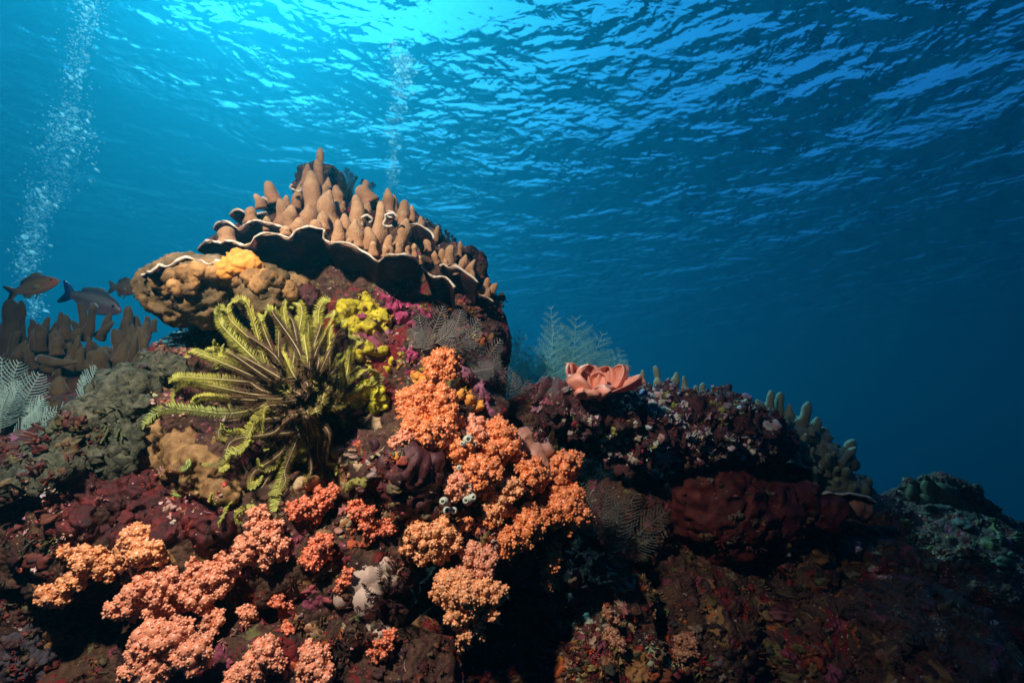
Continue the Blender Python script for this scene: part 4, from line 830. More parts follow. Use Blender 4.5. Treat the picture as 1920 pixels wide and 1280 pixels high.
def soft(label, lobes, pal='o', cap=None, offs=0.9, group='orange soft corals', web=0.0, seed=0, d0=None):
    rr = np.random.default_rng(900 + seed + int(lobes[0][0])); lobes = list(lobes)
    for a_, b_ in zip(list(lobes), list(lobes)[1:]):
        dd_ = math.hypot(a_[0] - b_[0], a_[1] - b_[1])
        if 16 < dd_ < 46: lobes.append(((a_[0] + b_[0]) / 2 + rr.uniform(-4, 4), (a_[1] + b_[1]) / 2 + rr.uniform(-3, 3), min(a_[2], b_[2]) * rr.uniform(0.6, 0.8)))
    ds = [hit(l[0], l[1])[2] for l in lobes]; md = float(np.median(ds))
    if cap: md = min(md, cap)
    root_px = np.mean([l[0] for l in lobes]); root_py = np.mean([l[1] for l in lobes]) - 0.4 * np.mean([l[2] for l in lobes])
    base = at(float(root_px), float(root_py), md + 0.02)
    e = empty('soft_coral', base, label, 'soft coral', group)
    gs = G()
    for (px, py, r), dd in zip(lobes, ds):
        px, py, r = float(px), float(py), float(r); k = md / FPX; d = md - r * k * offs + rr.uniform(-.3, .3) * r * k
        if dd < md: d = min(d, dd - 0.45 * r * k)
        k = d / FPX; c = at(px, py, d); g = G()
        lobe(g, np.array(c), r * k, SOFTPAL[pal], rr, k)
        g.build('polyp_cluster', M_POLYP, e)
        mid = base.lerp(c, 0.55) + Vector((0, 0.005, 0.006))
        pts = resample([base, mid, c], 0.006)
        n = len(pts)
        v, t, q = tube(pts, [r * k * (0.62 - 0.22 * i / (n - 1)) for i in range(n)], 9); gs.add(v, t, q, c=np.array(SOFTPAL[pal][1]) * 1.05)
    for _ in range(0): pass
    gs.build('stem', M_STEM, e)
    return e
SC = [
 ('bright orange soft coral head topping the whole orange column, above the fuzzy orange sponge', [(815, 690, 17), (836, 676, 18), (842, 697, 15), (823, 708, 12), (818, 675, 12)], 'o', None),
 ('wide branching orange soft coral just below the orange sponge patch at the column top', [(765, 750, 16), (792, 738, 17), (797, 765, 19), (768, 776, 16), (832, 745, 18), (836, 770, 20), (775, 802, 20), (802, 815, 20), (832, 806, 20), (852, 790, 14), (816, 832, 17), (845, 830, 12)], 'o', None),
 ('pale pinkish soft coral tuft between the purple crust and the ringed sea squirt', [(888, 800, 15), (895, 816, 15), (903, 796, 11), (880, 785, 9)], 'p', None),
 ('small pale soft coral tuft at the left, directly above the maroon sponge lump', [(744, 832, 12), (762, 822, 11), (752, 818, 8)], 'p', None),
 ('round dense orange soft coral head beside the pink folded lobes', [(935, 808, 19), (946, 833, 21), (924, 846, 17), (957, 818, 14), (940, 856, 14)], 'o', None),
 ('small orange soft coral below the ringed sea squirt', [(853, 845, 16), (870, 838, 12), (860, 862, 12)], 'o', None),
 ('deep orange soft coral head in the middle of the column, left of the black hollow', [(893, 880, 21), (916, 890, 19), (890, 906, 17), (925, 878, 13), (905, 918, 15)], 'o', None),
 ('pale pinkish soft coral tuft overhanging the cluster of small white sea squirts', [(850, 916, 16), (862, 900, 13), (872, 920, 12), (842, 900, 10)], 'p', None),
 ('cream tipped soft coral head in front of the deep orange one at mid column', [(945, 925, 18), (930, 946, 20), (960, 912, 14), (922, 962, 16), (948, 955, 12)], 'y', None),
 ('orange soft coral head right of the black hollow, touching the foot of the pink lobes', [(1000, 885, 18), (984, 878, 13), (1016, 894, 12), (1005, 912, 9), (972, 862, 13), (965, 845, 10)], 'o', 1.0),
 ('upper reddish orange soft coral at the far right of the column', [(1060, 870, 20), (1046, 885, 17), (1077, 860, 12), (1072, 884, 12), (1055, 905, 15)], 'o', 1.02),
 ('lower reddish orange soft coral at far column right with a pointed right tip', [(1060, 945, 22), (1045, 962, 18), (1083, 963, 19), (1076, 928, 15), (1102, 975, 11), (1050, 925, 14), (1068, 982, 14)], 'o', 1.02),
 ('broad orange soft coral with a hanging point, above the black cave', [(990, 975, 22), (974, 992, 18), (1012, 980, 16), (998, 1002, 14), (985, 1018, 10), (1022, 968, 10)], 'o', 0.97),
 ('small deep orange soft coral hanging left of the pointed one, over the cave mouth', [(955, 1012, 16), (946, 1032, 12), (966, 1026, 11), (940, 1005, 10)], 'o', 0.97),
 ('flat topped peach soft coral with a smooth pale cap, left of the cave', [(783, 990, 17), (805, 1004, 20), (832, 992, 17), (812, 1032, 15), (791, 1046, 11), (766, 1026, 12), (852, 1012, 13), (826, 1044, 11), (770, 1000, 11)], 'y', 0.9),
 ('peach soft coral head right of the flat topped one, at the upper cave rim', [(888, 1040, 19), (906, 1056, 18), (880, 1062, 16), (922, 1046, 11), (890, 1078, 12)], 'p', 0.9),
 ('long peach soft coral hanging lowest in front of the black cave', [(836, 1090, 18), (860, 1100, 22), (880, 1118, 20), (906, 1106, 17), (935, 1110, 14), (824, 1112, 13), (880, 1142, 17), (858, 1152, 17), (922, 1150, 12), (872, 1186, 14), (866, 1206, 11), (846, 1128, 14), (898, 1170, 9), (902, 1192, 6)], 'y', 0.86),
 ('narrow orange soft coral dangling at the right edge of the black cave', [(1036, 1040, 13), (1030, 1060, 13), (1025, 1088, 8), (1042, 1026, 10), (1030, 1100, 7)], 'o', 1.0),
 ('peach soft coral with a rounded cream top against the crimson crust at lower left', [(256, 1008, 20), (270, 1034, 21), (240, 1026, 14), (288, 1028, 14), (232, 1046, 15), (296, 1046, 12)], 'y', 0.86),
 ('drooping ochre orange soft coral at the far left tip of the group', [(172, 1044, 18), (148, 1046, 15), (124, 1032, 9), (184, 1064, 15), (142, 1086, 16), (100, 1110, 18), (116, 1122, 14), (204, 1074, 12), (122, 1096, 14), (212, 1058, 13), (160, 1066, 13), (84, 1118, 11), (196, 1050, 14)], 'y', 0.84),
 ('cream tipped fan shaped soft coral above the empty black hollow at lower left', [(278, 1096, 21), (256, 1120, 21), (224, 1142, 15), (316, 1086, 18), (290, 1142, 17), (328, 1140, 13), (300, 1112, 16), (250, 1140, 14), (336, 1098, 14), (210, 1140, 11), (312, 1128, 14)], 'p', 0.82),
 ('large salmon soft coral nearest the bottom left corner', [(290, 1196, 24), (328, 1188, 20), (362, 1222, 24), (270, 1230, 21), (296, 1254, 22), (244, 1258, 15), (344, 1174, 15), (330, 1215, 18), (320, 1240, 16), (264, 1205, 15)], 'p', 0.76),
 ('pinkish soft coral with pale tips in the middle of the bottom left group', [(390, 1083, 18), (364, 1057, 10), (371, 1116, 19), (353, 1108, 14), (410, 1096, 18), (433, 1070, 15), (400, 1062, 13), (395, 1115, 13), (350, 1080, 10), (440, 1054, 14), (418, 1046, 11), (425, 1084, 13)], 'p', 0.85),
 ('tall salmon soft coral climbing towards the feather star tips', [(488, 966, 14), (498, 998, 18), (460, 1025, 18), (512, 1022, 17), (526, 1012, 12), (500, 1046, 12), (480, 980, 12), (480, 1010, 15), (475, 1044, 12), (448, 1042, 13), (520, 985, 11), (530, 1040, 10)], 'p', 0.88),
 ('lone round pink orange soft coral tuft hanging right of the cream tipped fan', [(466, 1149, 13), (458, 1142, 8)], 'p', 0.84),
 ('small soft coral tuft hanging under the pinkish coral, beside the dark hollow', [(398, 1164, 15), (384, 1170, 9), (392, 1142, 9), (410, 1152, 9)], 'p', 0.82),
 ('red orange soft coral spread along the fuzzy tan sponge', [(577, 952, 15), (602, 936, 15), (558, 962, 12), (626, 920, 10), (590, 966, 11), (615, 935, 10), (548, 950, 9)], 'r', None),
 ('coral pink soft coral tuft above the pale lobes, right of the red orange spread', [(684, 958, 15), (664, 955, 11), (690, 984, 12), (696, 1000, 9), (674, 946, 9)], 'r', None),
 ('vivid orange soft coral pair in the dark middle of the bottom group', [(602, 1020, 16), (590, 1050, 16), (574, 1046, 11), (614, 1034, 10), (588, 1030, 11)], 'r', 0.9),
 ('thin brownish orange soft coral strand hanging into the dark at lower middle', [(522, 1125, 11), (545, 1132, 10), (536, 1160, 10), (541, 1182, 8), (530, 1145, 8)], 'r', 0.86),
 ('dull pink soft coral on the bottom edge, left of the frame middle', [(500, 1222, 18), (480, 1250, 20), (440, 1272, 17), (520, 1242, 14), (512, 1206, 10), (460, 1262, 16)], 'p', 0.8),
 ('dusty pink soft coral at the bottom edge beside the dull pink one', [(590, 1240, 19), (602, 1264, 19), (580, 1222, 14), (574, 1256, 15), (606, 1226, 11)], 'p', 0.8),
 ('dim orange soft coral at the foot of the pale lobes', [(720, 1210, 15), (732, 1190, 10), (706, 1224, 11), (728, 1222, 9)], 'r', 0.88),
 ('tiny orange soft coral on the left edge of the pale lobes', [(646, 1085, 10), (640, 1100, 9), (654, 1072, 8)], 'r', 0.88),
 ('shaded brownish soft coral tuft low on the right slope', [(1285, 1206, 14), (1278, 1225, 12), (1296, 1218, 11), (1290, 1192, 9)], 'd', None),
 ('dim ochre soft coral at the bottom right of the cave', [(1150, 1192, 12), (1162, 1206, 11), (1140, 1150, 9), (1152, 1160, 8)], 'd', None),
 ('small soft coral rosette on rock between the pale lobes and the maroon lump', [(720, 985, 11), (732, 990, 10), (712, 995, 8)], 'r', None),
 ('little orange soft coral knob between the flat topped and the pointed soft corals', [(868, 985, 11), (878, 978, 8), (916, 980, 11), (905, 972, 9), (896, 992, 8)], 'o', 0.93),
]
for i, s in enumerate(SC): soft(s[0], s[1], s[2], s[3], seed=i)
lump('sponge', 'smooth peach sponge sheet draped over the flat topped soft coral', 'sponge', [(798, 992, 13), (812, 990, 15), (826, 984, 12), (838, 975, 10), (808, 1010, 9)], M_ORSP, depth=0.87, thick=0.5, voxel=0.003, terms=((60, 0.003, 'n'),), reg=False)
# ------------------------------------------------------------------ feather stars
M_FEATH = mat('feather_star_pinnule', [(0.3, (0.85, 0.85, 0.85)), (0.7, (1, 1, 1))], scale=80, bump=0.0, vcol=True, rough=0.55, spec=0.35)
def arm_mesh(P, facing, plen, colfn, rad=0.0016, step=0.0017, seed=0, curl=0.35):
    """one arm: a jointed rachis with two dense rows of tapering pinnules"""
    rr = np.random.default_rng(seed); P = np.array([tuple(p) for p in resample(P, step)]); n = len(P)
    Tn = np.gradient(P, axis=0); Tn /= np.linalg.norm(Tn, axis=1)[:, None] + 1e-12
    fc = np.array(facing, float); g = G(); t = np.linspace(0, 1, n)
    ra = rad * (1.0 - 0.65 * t); v, tt, q = tube(P, ra, 5)
    rc = np.repeat(np.array([colfn(x, True) for x in t]), 5, axis=0); rc = np.vstack([rc, rc[0], rc[-1]]); g.add(v, tt, q, rc)
    prof = np.clip(np.minimum(t / 0.12, 1), 0, 1) * np.where(t > 0.86, np.sqrt(np.clip((1 - t) / 0.14, 0, 1)) * 0.75 + 0.25, 1.0)
    V = []; C = []
    for i in range(1, n - 1):
        s = np.cross(Tn[i], fc); s /= np.linalg.norm(s) + 1e-9; nn = np.cross(s, Tn[i])
        l = plen * prof[i] * rr.uniform(0.75, 1.15)
        if l < plen * 0.05: continue
        for sg in (-1, 1):
            d = sg * s * 0.86 + Tn[i] * (0.42 + rr.normal(0, .10)) + nn * (curl + rr.normal(0, .14)); d /= np.linalg.norm(d)
            d2 = sg * s * 0.75 + Tn[i] * 0.62 + nn * (curl - 0.45); d2 /= np.linalg.norm(d2)
            w = 0.0008; a = Tn[i] * w; b = nn * w * 0.8; p0 = P[i]; p1 = p0 + d * l * 0.55; p2 = p1 + d2 * l * 0.45
            V += [p0 + a, p0 - a * .6 + b, p0 - a * .6 - b, p1 + a * .9, p1 - a * .5 + b * .9, p1 - a * .5 - b * .9, p2]
            k = colfn(t[i], False) * rr.uniform(0.82, 1.12); C += [k * 0.62] * 3 + [k] * 3 + [k * 1.12]
    V = np.array(V); m = len(V) // 7; base = (np.arange(m) * 7)[:, None]
    qs = np.concatenate([base + np.array([[0, 1, 4, 3]]), base + np.array([[1, 2, 5, 4]]), base + np.array([[2, 0, 3, 5]])])
    ts = np.concatenate([base + np.array([[3, 4, 6]]), base + np.array([[4, 5, 6]]), base + np.array([[5, 3, 6]])])
    g.add(V, ts, qs, np.clip(np.array(C), 0, 1))
    return g
YB, YG, YT = np.array((0.11, 0.055, 0.022)), np.array((0.56, 0.52, 0.085)), np.array((0.50, 0.56, 0.13))
def ycol(brown_to, green=0.0):
    def f(t, rach):
        k = np.clip((t - brown_to) / 0.22, 0, 1); base = YB * (1 - k) + (YG * (1 - green) + np.array((0.22, 0.52, 0.22)) * green) * k
        if t > 0.85: base = base * 0.6 + YT * 0.4 * (1 if k > 0.5 else 0.3)
        if rach: return np.clip(base * 0.35 + np.array((0.50, 0.42, 0.20)) * 0.65, 0, 1)
        return base
    return f
CX, CY, CD = 575.0, 752.0, 1.0
_, _, cd_ = hit(CX, CY); CD = min(cd_ - 0.035, 0.97)
fs = empty('feather_star', at(CX, CY, CD), 'large yellow green feather star with many curling arms and a brown centre', 'feather star')
gd = G(); iv, it = ICO[3]; gd.add(iv * np.array([0.028, 0.018, 0.028]) * (1 + 0.15 * np.sin(iv @ np.array([9, 7, 11.0])))[:, None] + np.array(at(CX, CY, CD)), tris=it, c=YB * 0.8); gd.build('disc', M_FEATH, fs)
# (tip, start fraction point, how brown, green tint, lift towards the viewer)
ARMS = [((455, 562), (505, 690), .30, 0, .03), ((412, 601), (500, 700), .28, 0.1, .035), ((505, 580), (535, 690), .55, 0, .03), ((552, 567), (560, 690), .35, 0, .03), ((534, 570), (552, 680), .45, 0, .01), ((611, 562), (590, 690), .42, 0, .0),
        ((426, 578), (480, 660), .5, 0, .0), ((357, 660), (470, 710), .42, 0.1, .03), ((325, 709), (470, 722), .38, 0.05, .03), ((331, 728), (470, 735), .36, 0.05, .045), ((277, 789), (430, 768), .30, 0.35, .05), ((365, 752), (460, 745), .45, 0, .05),
        ((332, 925), (430, 825), .30, 0.5, .03), ((350, 872), (430, 815), .4, 0.55, .0), ((415, 977), (480, 880), .42, 0.15, .03), ((419, 875), (470, 820), .6, 0, .04), ((444, 964), (520, 880), .62, 0, .03), ((514, 946), (550, 850), .40, 0.1, .04),
        ((523, 865), (570, 800), .6, 0, .05), ((642, 790), (610, 770), .7, 0, .02), ((700, 694), (630, 740), .30, 0, .02), ((704, 722), (640, 745), .30, 0, .03), ((675, 641), (640, 715), .35, 0, .0), ((678, 748), (635, 765), .35, 0, .04),
        ((549, 619), (565, 700), .35, 0, .06), ((595, 658), (590, 715), .30, 0, .07), ((606, 677), (625, 730), .35, 0, .06), ((485, 684), (535, 725), .30, 0, .075), ((599, 752), (610, 760), .4, 0, .08), ((560, 757), (585, 765), .3, 0, .09),
        ((432, 850), (490, 800), .45, 0.1, .06), ((446, 812), (500, 780), .4, 0, .07), ((470, 905), (520, 840), .7, 0, .04), ((500, 700), (540, 735), .8, 0, .08), ((520, 650), (550, 710), .75, 0, .06), ((470, 640), (520, 710), .8, 0, .04),
        ((540, 640), (560, 715), .85, 0, .06), ((450, 710), (520, 735), .85, 0, .07), ((440, 740), (510, 745), .85, 0, .075), ((460, 770), (520, 760), .85, 0, .08), ((425, 790), (500, 770), .85, 0, .06), ((420, 860), (510, 800), .85, 0, .06),
        ((500, 840), (550, 800), .85, 0, .07), ((540, 800), (570, 780), .85, 0, .08), ((480, 660), (520, 700), .6, 0, .05), ((575, 600), (575, 690), .5, 0, .03), ((630, 610), (610, 700), .5, 0, .01), ((640, 670), (620, 720), .4, 0, .04),
        ((655, 700), (625, 735), .4, 0, .05), ((400, 690), (490, 720), .7, 0, .04), ((390, 655), (480, 700), .6, 0, .01), ((430, 630), (500, 690), .6, 0, .02), ((560, 690), (575, 730), .8, 0, .09), ((520, 720), (555, 745), .9, 0, .09),
        ((500, 755), (545, 758), .9, 0, .09), ((525, 780), (555, 770), .9, 0, .09), ((545, 700), (565, 735), .85, 0, .095), ((585, 640), (580, 710), .6, 0, .05), ((490, 590), (520, 680), .6, 0, .0), ((610, 735), (600, 745), .4, 0, .09), ((400, 940), (460, 860), .75, 0, .0), ((470, 950), (510, 870), .75, 0, .0)]
r9 = random.Random(77)
for k in range(34):
    an = r9.uniform(math.radians(100), math.radians(305)) if k < 24 else r9.uniform(-0.6, 1.9); rd = r9.uniform(0.5, 1.0)
    tx, ty = CX + math.cos(an) * 190 * rd * (1.0 if math.cos(an) < 0 else 0.55), CY - math.sin(an) * 175 * rd - 18
    ARMS.append(((tx, ty), ((CX + tx) / 2 + r9.uniform(-14, 14), (CY + ty) / 2 - r9.uniform(0, 18)), r9.choice([.35, .45, .6, .8, .85]), 0, r9.uniform(.02, .10)))
ARMS = ARMS[:96]
for i, (tp, mid, br, gr, lift) in enumerate(ARMS):
    rr = random.Random(500 + i)
    hd = hit(tp[0], tp[1])[2]; td = min(hd - 0.012, CD + 0.06) - lift * 0.4 + 0.01
    c0 = at(CX, CY, CD) + Vector((rr.uniform(-.012, .012), -.008, rr.uniform(-.012, .012)))
    p1 = at(CX + (mid[0] - CX) * 0.5 + rr.uniform(-6, 6), CY + (mid[1] - CY) * 0.5 + rr.uniform(-6, 6), CD - 0.045 - lift * 0.5)
    p2 = at(mid[0], mid[1], CD - 0.045 - lift * 0.9)
    p3 = at(tp[0] + (mid[0] - tp[0]) * 0.25 + rr.uniform(-5, 5), tp[1] + (mid[1] - tp[1]) * 0.25 + rr.uniform(-5, 5), (CD - 0.03 - lift * .8) * 0.45 + td * 0.55)
    p4 = at(tp[0], tp[1], td)
    sg_ = 1 if tp[0] > CX else -1
    hook = at(tp[0] + sg_ * rr.uniform(-2, 9), tp[1] + rr.uniform(4, 15), td - 0.016)
    wig = Vector((rr.uniform(-1, 1), rr.uniform(-.6, .2), rr.uniform(-1, 1))) * 0.009; p2 = p2 + wig; p3 = p3 - wig * 0.8 + UP * rr.uniform(0, .012)
    d_ = (p4 - p3).normalized(); n_ = d_.cross(FWD).normalized() * (1 if rr.random() < 0.6 else -1)
    if rr.random() < 0.6: hook = p4 + d_ * 0.012 + n_ * 0.010 - FWD * 0.006; ext = [hook, p4 + d_ * 0.010 + n_ * 0.024 - FWD * 0.014] + ([p4 - d_ * 0.006 + n_ * 0.030 - FWD * 0.018] if rr.random() < 0.5 else [])
    else: ext = [hook]
    pts = [c0, p1, p2, p3, p4] + ext
    tw = rr.uniform(-0.8, 0.8); fc = (-FWD + RT * tw * 0.8 + UP * rr.uniform(-.3, .5)).normalized()
    g = arm_mesh(pts, fc, 0.0145 * rr.uniform(0.85, 1.1) * (0.7 if br > 0.55 else 1), ycol(br, gr), step=0.0017, curl=0.26, seed=i)
    g.build('arm', M_FEATH, fs)
def dcol(c):
    c = np.array(c)
    return lambda t, rach: c * (1.4 if rach else 1.0)
def feather(label, root, tips, d, plen, c, seed, lift=0.03, droot=0.05, step=0.0024):
    e = empty('feather_star', at(root[0], root[1], d), label, 'feather star')
    for i, tp in enumerate(tips):
        rr = random.Random(seed + i); m = ((root[0] * 0.4 + tp[0] * 0.6) + rr.uniform(-6, 6), (root[1] * 0.45 + tp[1] * 0.55) + rr.uniform(-5, 5))
        pts = [at(root[0], root[1], d + droot), at(m[0], m[1], d - lift), at(tp[0], tp[1], d + rr.uniform(-.02, .02)), at(tp[0] + rr.uniform(-5, 2), tp[1] - rr.uniform(1, 4), d)]
        arm_mesh(pts, (-FWD + RT * rr.uniform(-.5, .5)), plen, dcol(c), rad=0.0013, step=step, seed=seed + i).build('arm', M_FEATH, e)
    return e
feather('black feather star standing behind the fingers at the summit of the pinnacle', (655, 395), [(612, 324), (630, 322), (650, 321), (668, 335), (682, 340), (700, 345), (640, 340), (620, 340), (698, 362), (660, 328)], 1.42, 0.014, (0.012, 0.018, 0.016), 700)
feather('black feather star lying behind the small fingers on the right shoulder', (845, 480), [(806, 418), (822, 424), (838, 436), (850, 446), (862, 462), (832, 448), (872, 470), (815, 432)], 1.36, 0.012, (0.012, 0.018, 0.016), 740)
feather('dark reddish black feather star with spiny arms spread before the pale pink lobes', (725, 1120), [(686, 1098), (712, 1060), (765, 1070), (700, 1145), (735, 1160), (770, 1100), (755, 1135), (690, 1120), (745, 1050)], 0.84, 0.0085, (0.045, 0.010, 0.012), 760, lift=0.02, droot=0.03, step=0.003)

# ------------------------------------------------------------------ hydroids: feathery fronds
def hyd_mat(name, a, b):
    return mat(name, [(0.3, a), (0.7, b)], scale=30, bump=0.0, rough=0.6, spec=0.3)
M_TEAL = hyd_mat('teal_hydroid', (0.15, 0.42, 0.44), (0.23, 0.54, 0.54))
M_GREY = hyd_mat('grey_hydroid', (0.15, 0.14, 0.13), (0.24, 0.225, 0.20))
M_DKHY = hyd_mat('dark_hydroid', (0.09, 0.10, 0.09), (0.14, 0.15, 0.13))
M_WHHY = hyd_mat('pale_hydroid', (0.22, 0.36, 0.33), (0.34, 0.48, 0.44))
def rib(g, P, r0, r1, seg=4):
    n = len(P); v, t, q = tube(P, [r0 + (r1 - r0) * i / (n - 1) for i in range(n)], seg, cap=False); g.add(v, t, q)
def frond(g, p0, p1, width, nrm, rr, n=26, r=0.0011, sub=0, ang=0.75, bend=0.12, shape=0.75):
    """a stem with two rows of side ribs; sub > 0 lets the lower ribs become little fronds themselves"""
    p0, p1 = Vector(p0), Vector(p1); ax = p1 - p0; ln = ax.length; nrm = Vector(nrm)
    sd_ = ax.cross(nrm).normalized(); b = sd_ * ln * rr.uniform(-bend, bend) + nrm.normalized() * ln * rr.uniform(-.08, .08)
    S = [p0 + ax * t + b * math.sin(math.pi * t * 0.8) for t in np.linspace(0, 1, 14)]
    rib(g, S, r, r * 0.45, 5)
    for i in range(n):
        t = 0.10 + 0.88 * i / (n - 1); k = t * 13; j = min(12, int(k)); p = S[j].lerp(S[j + 1], k - j); tg = (S[j + 1] - S[j]).normalized()
        w = width * (math.sin(math.pi * (0.12 + 0.88 * t) ** shape) ** 0.7 * 0.9 + 0.08) * rr.uniform(0.85, 1.1)
        for sg in (-1, 1):
            s = tg.cross(nrm).normalized() * sg; d = (s * math.cos(ang * 0.75) + tg * math.sin(ang) + nrm.normalized() * rr.uniform(-.12, .12)).normalized()
            e = p + d * w
            if sub and t < 0.93 and w > width * 0.3:
                frond(g, p, e, w * 0.26, (nrm + Vector((rr.uniform(-.3, .3), rr.uniform(-.3, .3), rr.uniform(-.3, .3)))), rr, n=max(5, int(w / 0.0075)), r=r * 0.6, sub=0, bend=0.2, ang=0.8)
            else:
                m = p + d * w * 0.55 - tg * w * 0.03
                rib(g, [p, m, e + tg * w * 0.10], r * 0.62, r * 0.4, 4)
def hydroid(label, fr, m, group, seed, width=30, n=26, r=0.0011, sub=0, tilt=0.35):
    """fr: list of (base px, tip px, depth)"""
    e = empty('hydroid', at(fr[0][0][0], fr[0][0][1], fr[0][2]), label, 'hydroid', group)
    for i, row in enumerate(fr):
        a, b, d = row[:3]; wd = row[3] if len(row) > 3 else width; rr = random.Random(seed + i); g = G()
        nr = (-FWD + RT * rr.uniform(-tilt, tilt) + UP * rr.uniform(-tilt, tilt))
        frond(g, at(a[0], a[1], d + 0.01), at(b[0], b[1], d + rr.uniform(-.03, .02)), wd * d / FPX, nr, rr, n=n, r=r, sub=sub)
        g.build('frond', m, e)
    return e
hydroid('tall teal feathery hydroid bush standing behind the ledge against the blue water', [((1000, 775), (968, 632), 1.66, 40), ((1030, 775), (1062, 640), 1.64, 44), ((1060, 770), (1088, 612), 1.74, 46), ((1080, 765), (1152, 690), 1.64, 40), ((1010, 770), (1034, 600), 1.7, 40), ((990, 775), (950, 660), 1.7, 38), ((1040, 775), (1020, 660), 1.6, 44), ((1005, 770), (1021, 576), 1.62, 46), ((1050, 770), (1074, 598), 1.66, 62), ((1075, 760), (1130, 625), 1.68, 55), ((1090, 755), (1182, 688), 1.66, 50), ((985, 770), (955, 640), 1.6, 44), ((995, 770), (985, 620), 1.64, 44),
         ((1090, 750), (1160, 655), 1.7, 46), ((1035, 770), (1045, 632), 1.7, 46), ((975, 775), (940, 690), 1.58, 36), ((1060, 760), (1100, 640), 1.72, 50), ((1020, 770), (1005, 655), 1.66, 46), ((985, 780), (972, 690), 1.62, 40)],
        M_TEAL, None, 1000, sub=1, n=11, r=0.0021)
HG = 'grey feathery hydroids on the shaded side of the pinnacle'
hydroid('grey feathery hydroid tuft below the dark overhang at the upper right of the pinnacle', [((800, 650), (830, 575), 1.03, 26), ((810, 660), (790, 590), 1.03, 26), ((830, 655), (895, 612), 1.02, 30), ((835, 640), (860, 580), 1.03, 26), ((815, 645), (850, 600), 1.02, 28), ((800, 655), (775, 615), 1.04, 24), ((830, 660), (880, 640), 1.03, 26),
         ((845, 660), (895, 598), 1.05, 30), ((790, 660), (800, 615), 1.03, 24)], M_GREY, HG, 1100, n=13, r=0.0015)
hydroid('dark grey feathery hydroid tuft right of the topmost orange soft coral', [((880, 710), (905, 650), 1.05, 28), ((885, 715), (935, 668), 1.06, 30), ((880, 705), (870, 650), 1.06, 26), ((895, 715), (942, 640), 1.08, 28), ((875, 700), (925, 690), 1.05, 26), ((870, 690), (890, 640), 1.07, 26), ((900, 700), (945, 690), 1.1, 24)], M_GREY, HG, 1140, n=13, r=0.0015)
hydroid('grey feathery hydroid fan in the gap between the pinnacle and the ledge', [((950, 800), (925, 715), 1.2, 34), ((955, 790), (965, 700), 1.22, 34), ((960, 790), (995, 715), 1.24, 34), ((945, 790), (985, 740), 1.22, 30), ((940, 780), (922, 740), 1.18, 28), ((955, 780), (945, 690), 1.26, 32), ((965, 800), (990, 760), 1.22, 26)], M_GREY, HG, 1180, n=13, r=0.0015)
HD = 'dim feathery hydroids in the hollow under the ledge'
hydroid('dim feathery hydroid in the shade right of the lowest orange soft corals', [((1105, 1000), (1095, 905), 1.2, 36), ((1115, 1000), (1140, 910), 1.22, 36), ((1110, 1000), (1175, 940), 1.2, 34), ((1120, 1010), (1080, 930), 1.18, 30), ((1120, 1010), (1160, 975), 1.18, 30)], M_DKHY, HD, 1220, n=13, r=0.0015)
hydroid('dim feathery hydroid left of the large dark red sponge under the ledge', [((1150, 1030), (1200, 925), 1.22, 40), ((1160, 1030), (1245, 960), 1.2, 38), ((1150, 1035), (1170, 950), 1.24, 36), ((1150, 1035), (1225, 1000), 1.18, 34), ((1140, 1040), (1150, 985), 1.18, 30)], M_DKHY, HD, 1260, n=13, r=0.0015)
HW = 'pale blurred hydroids on the far left slope'
hydroid('dense whitish hydroid clump at the left edge of the frame', [((20, 790), (10, 672), 1.18, 44), ((30, 790), (45, 680), 1.2, 44), ((30, 795), (78, 700), 1.18, 40), ((20, 795), (-10, 720), 1.16, 40), ((30, 800), (80, 745), 1.15, 36), ((10, 800), (40, 720), 1.14, 40), ((0, 810), (20, 740), 1.13, 40), ((40, 800), (70, 770), 1.13, 30)], M_WHHY, HW, 1300, n=16, r=0.0022)
hydroid('small whitish hydroid fan between the brown stub and the grey turf mound', [((160, 772), (182, 692), 1.22, 34), ((165, 772), (210, 705), 1.22, 32), ((160, 775), (218, 728), 1.2, 28), ((155, 770), (158, 705), 1.22, 28)], M_WHHY, HW, 1340, n=13, r=0.0022)
hydroid('long whitish hydroid feather lying on the left slope below the other pale ones', [((50, 835), (142, 778), 1.1, 40), ((40, 830), (100, 770), 1.12, 38), ((20, 835), (60, 785), 1.12, 34), ((45, 840), (120, 808), 1.08, 30)], M_WHHY, HW, 1380, n=15, r=0.0022)

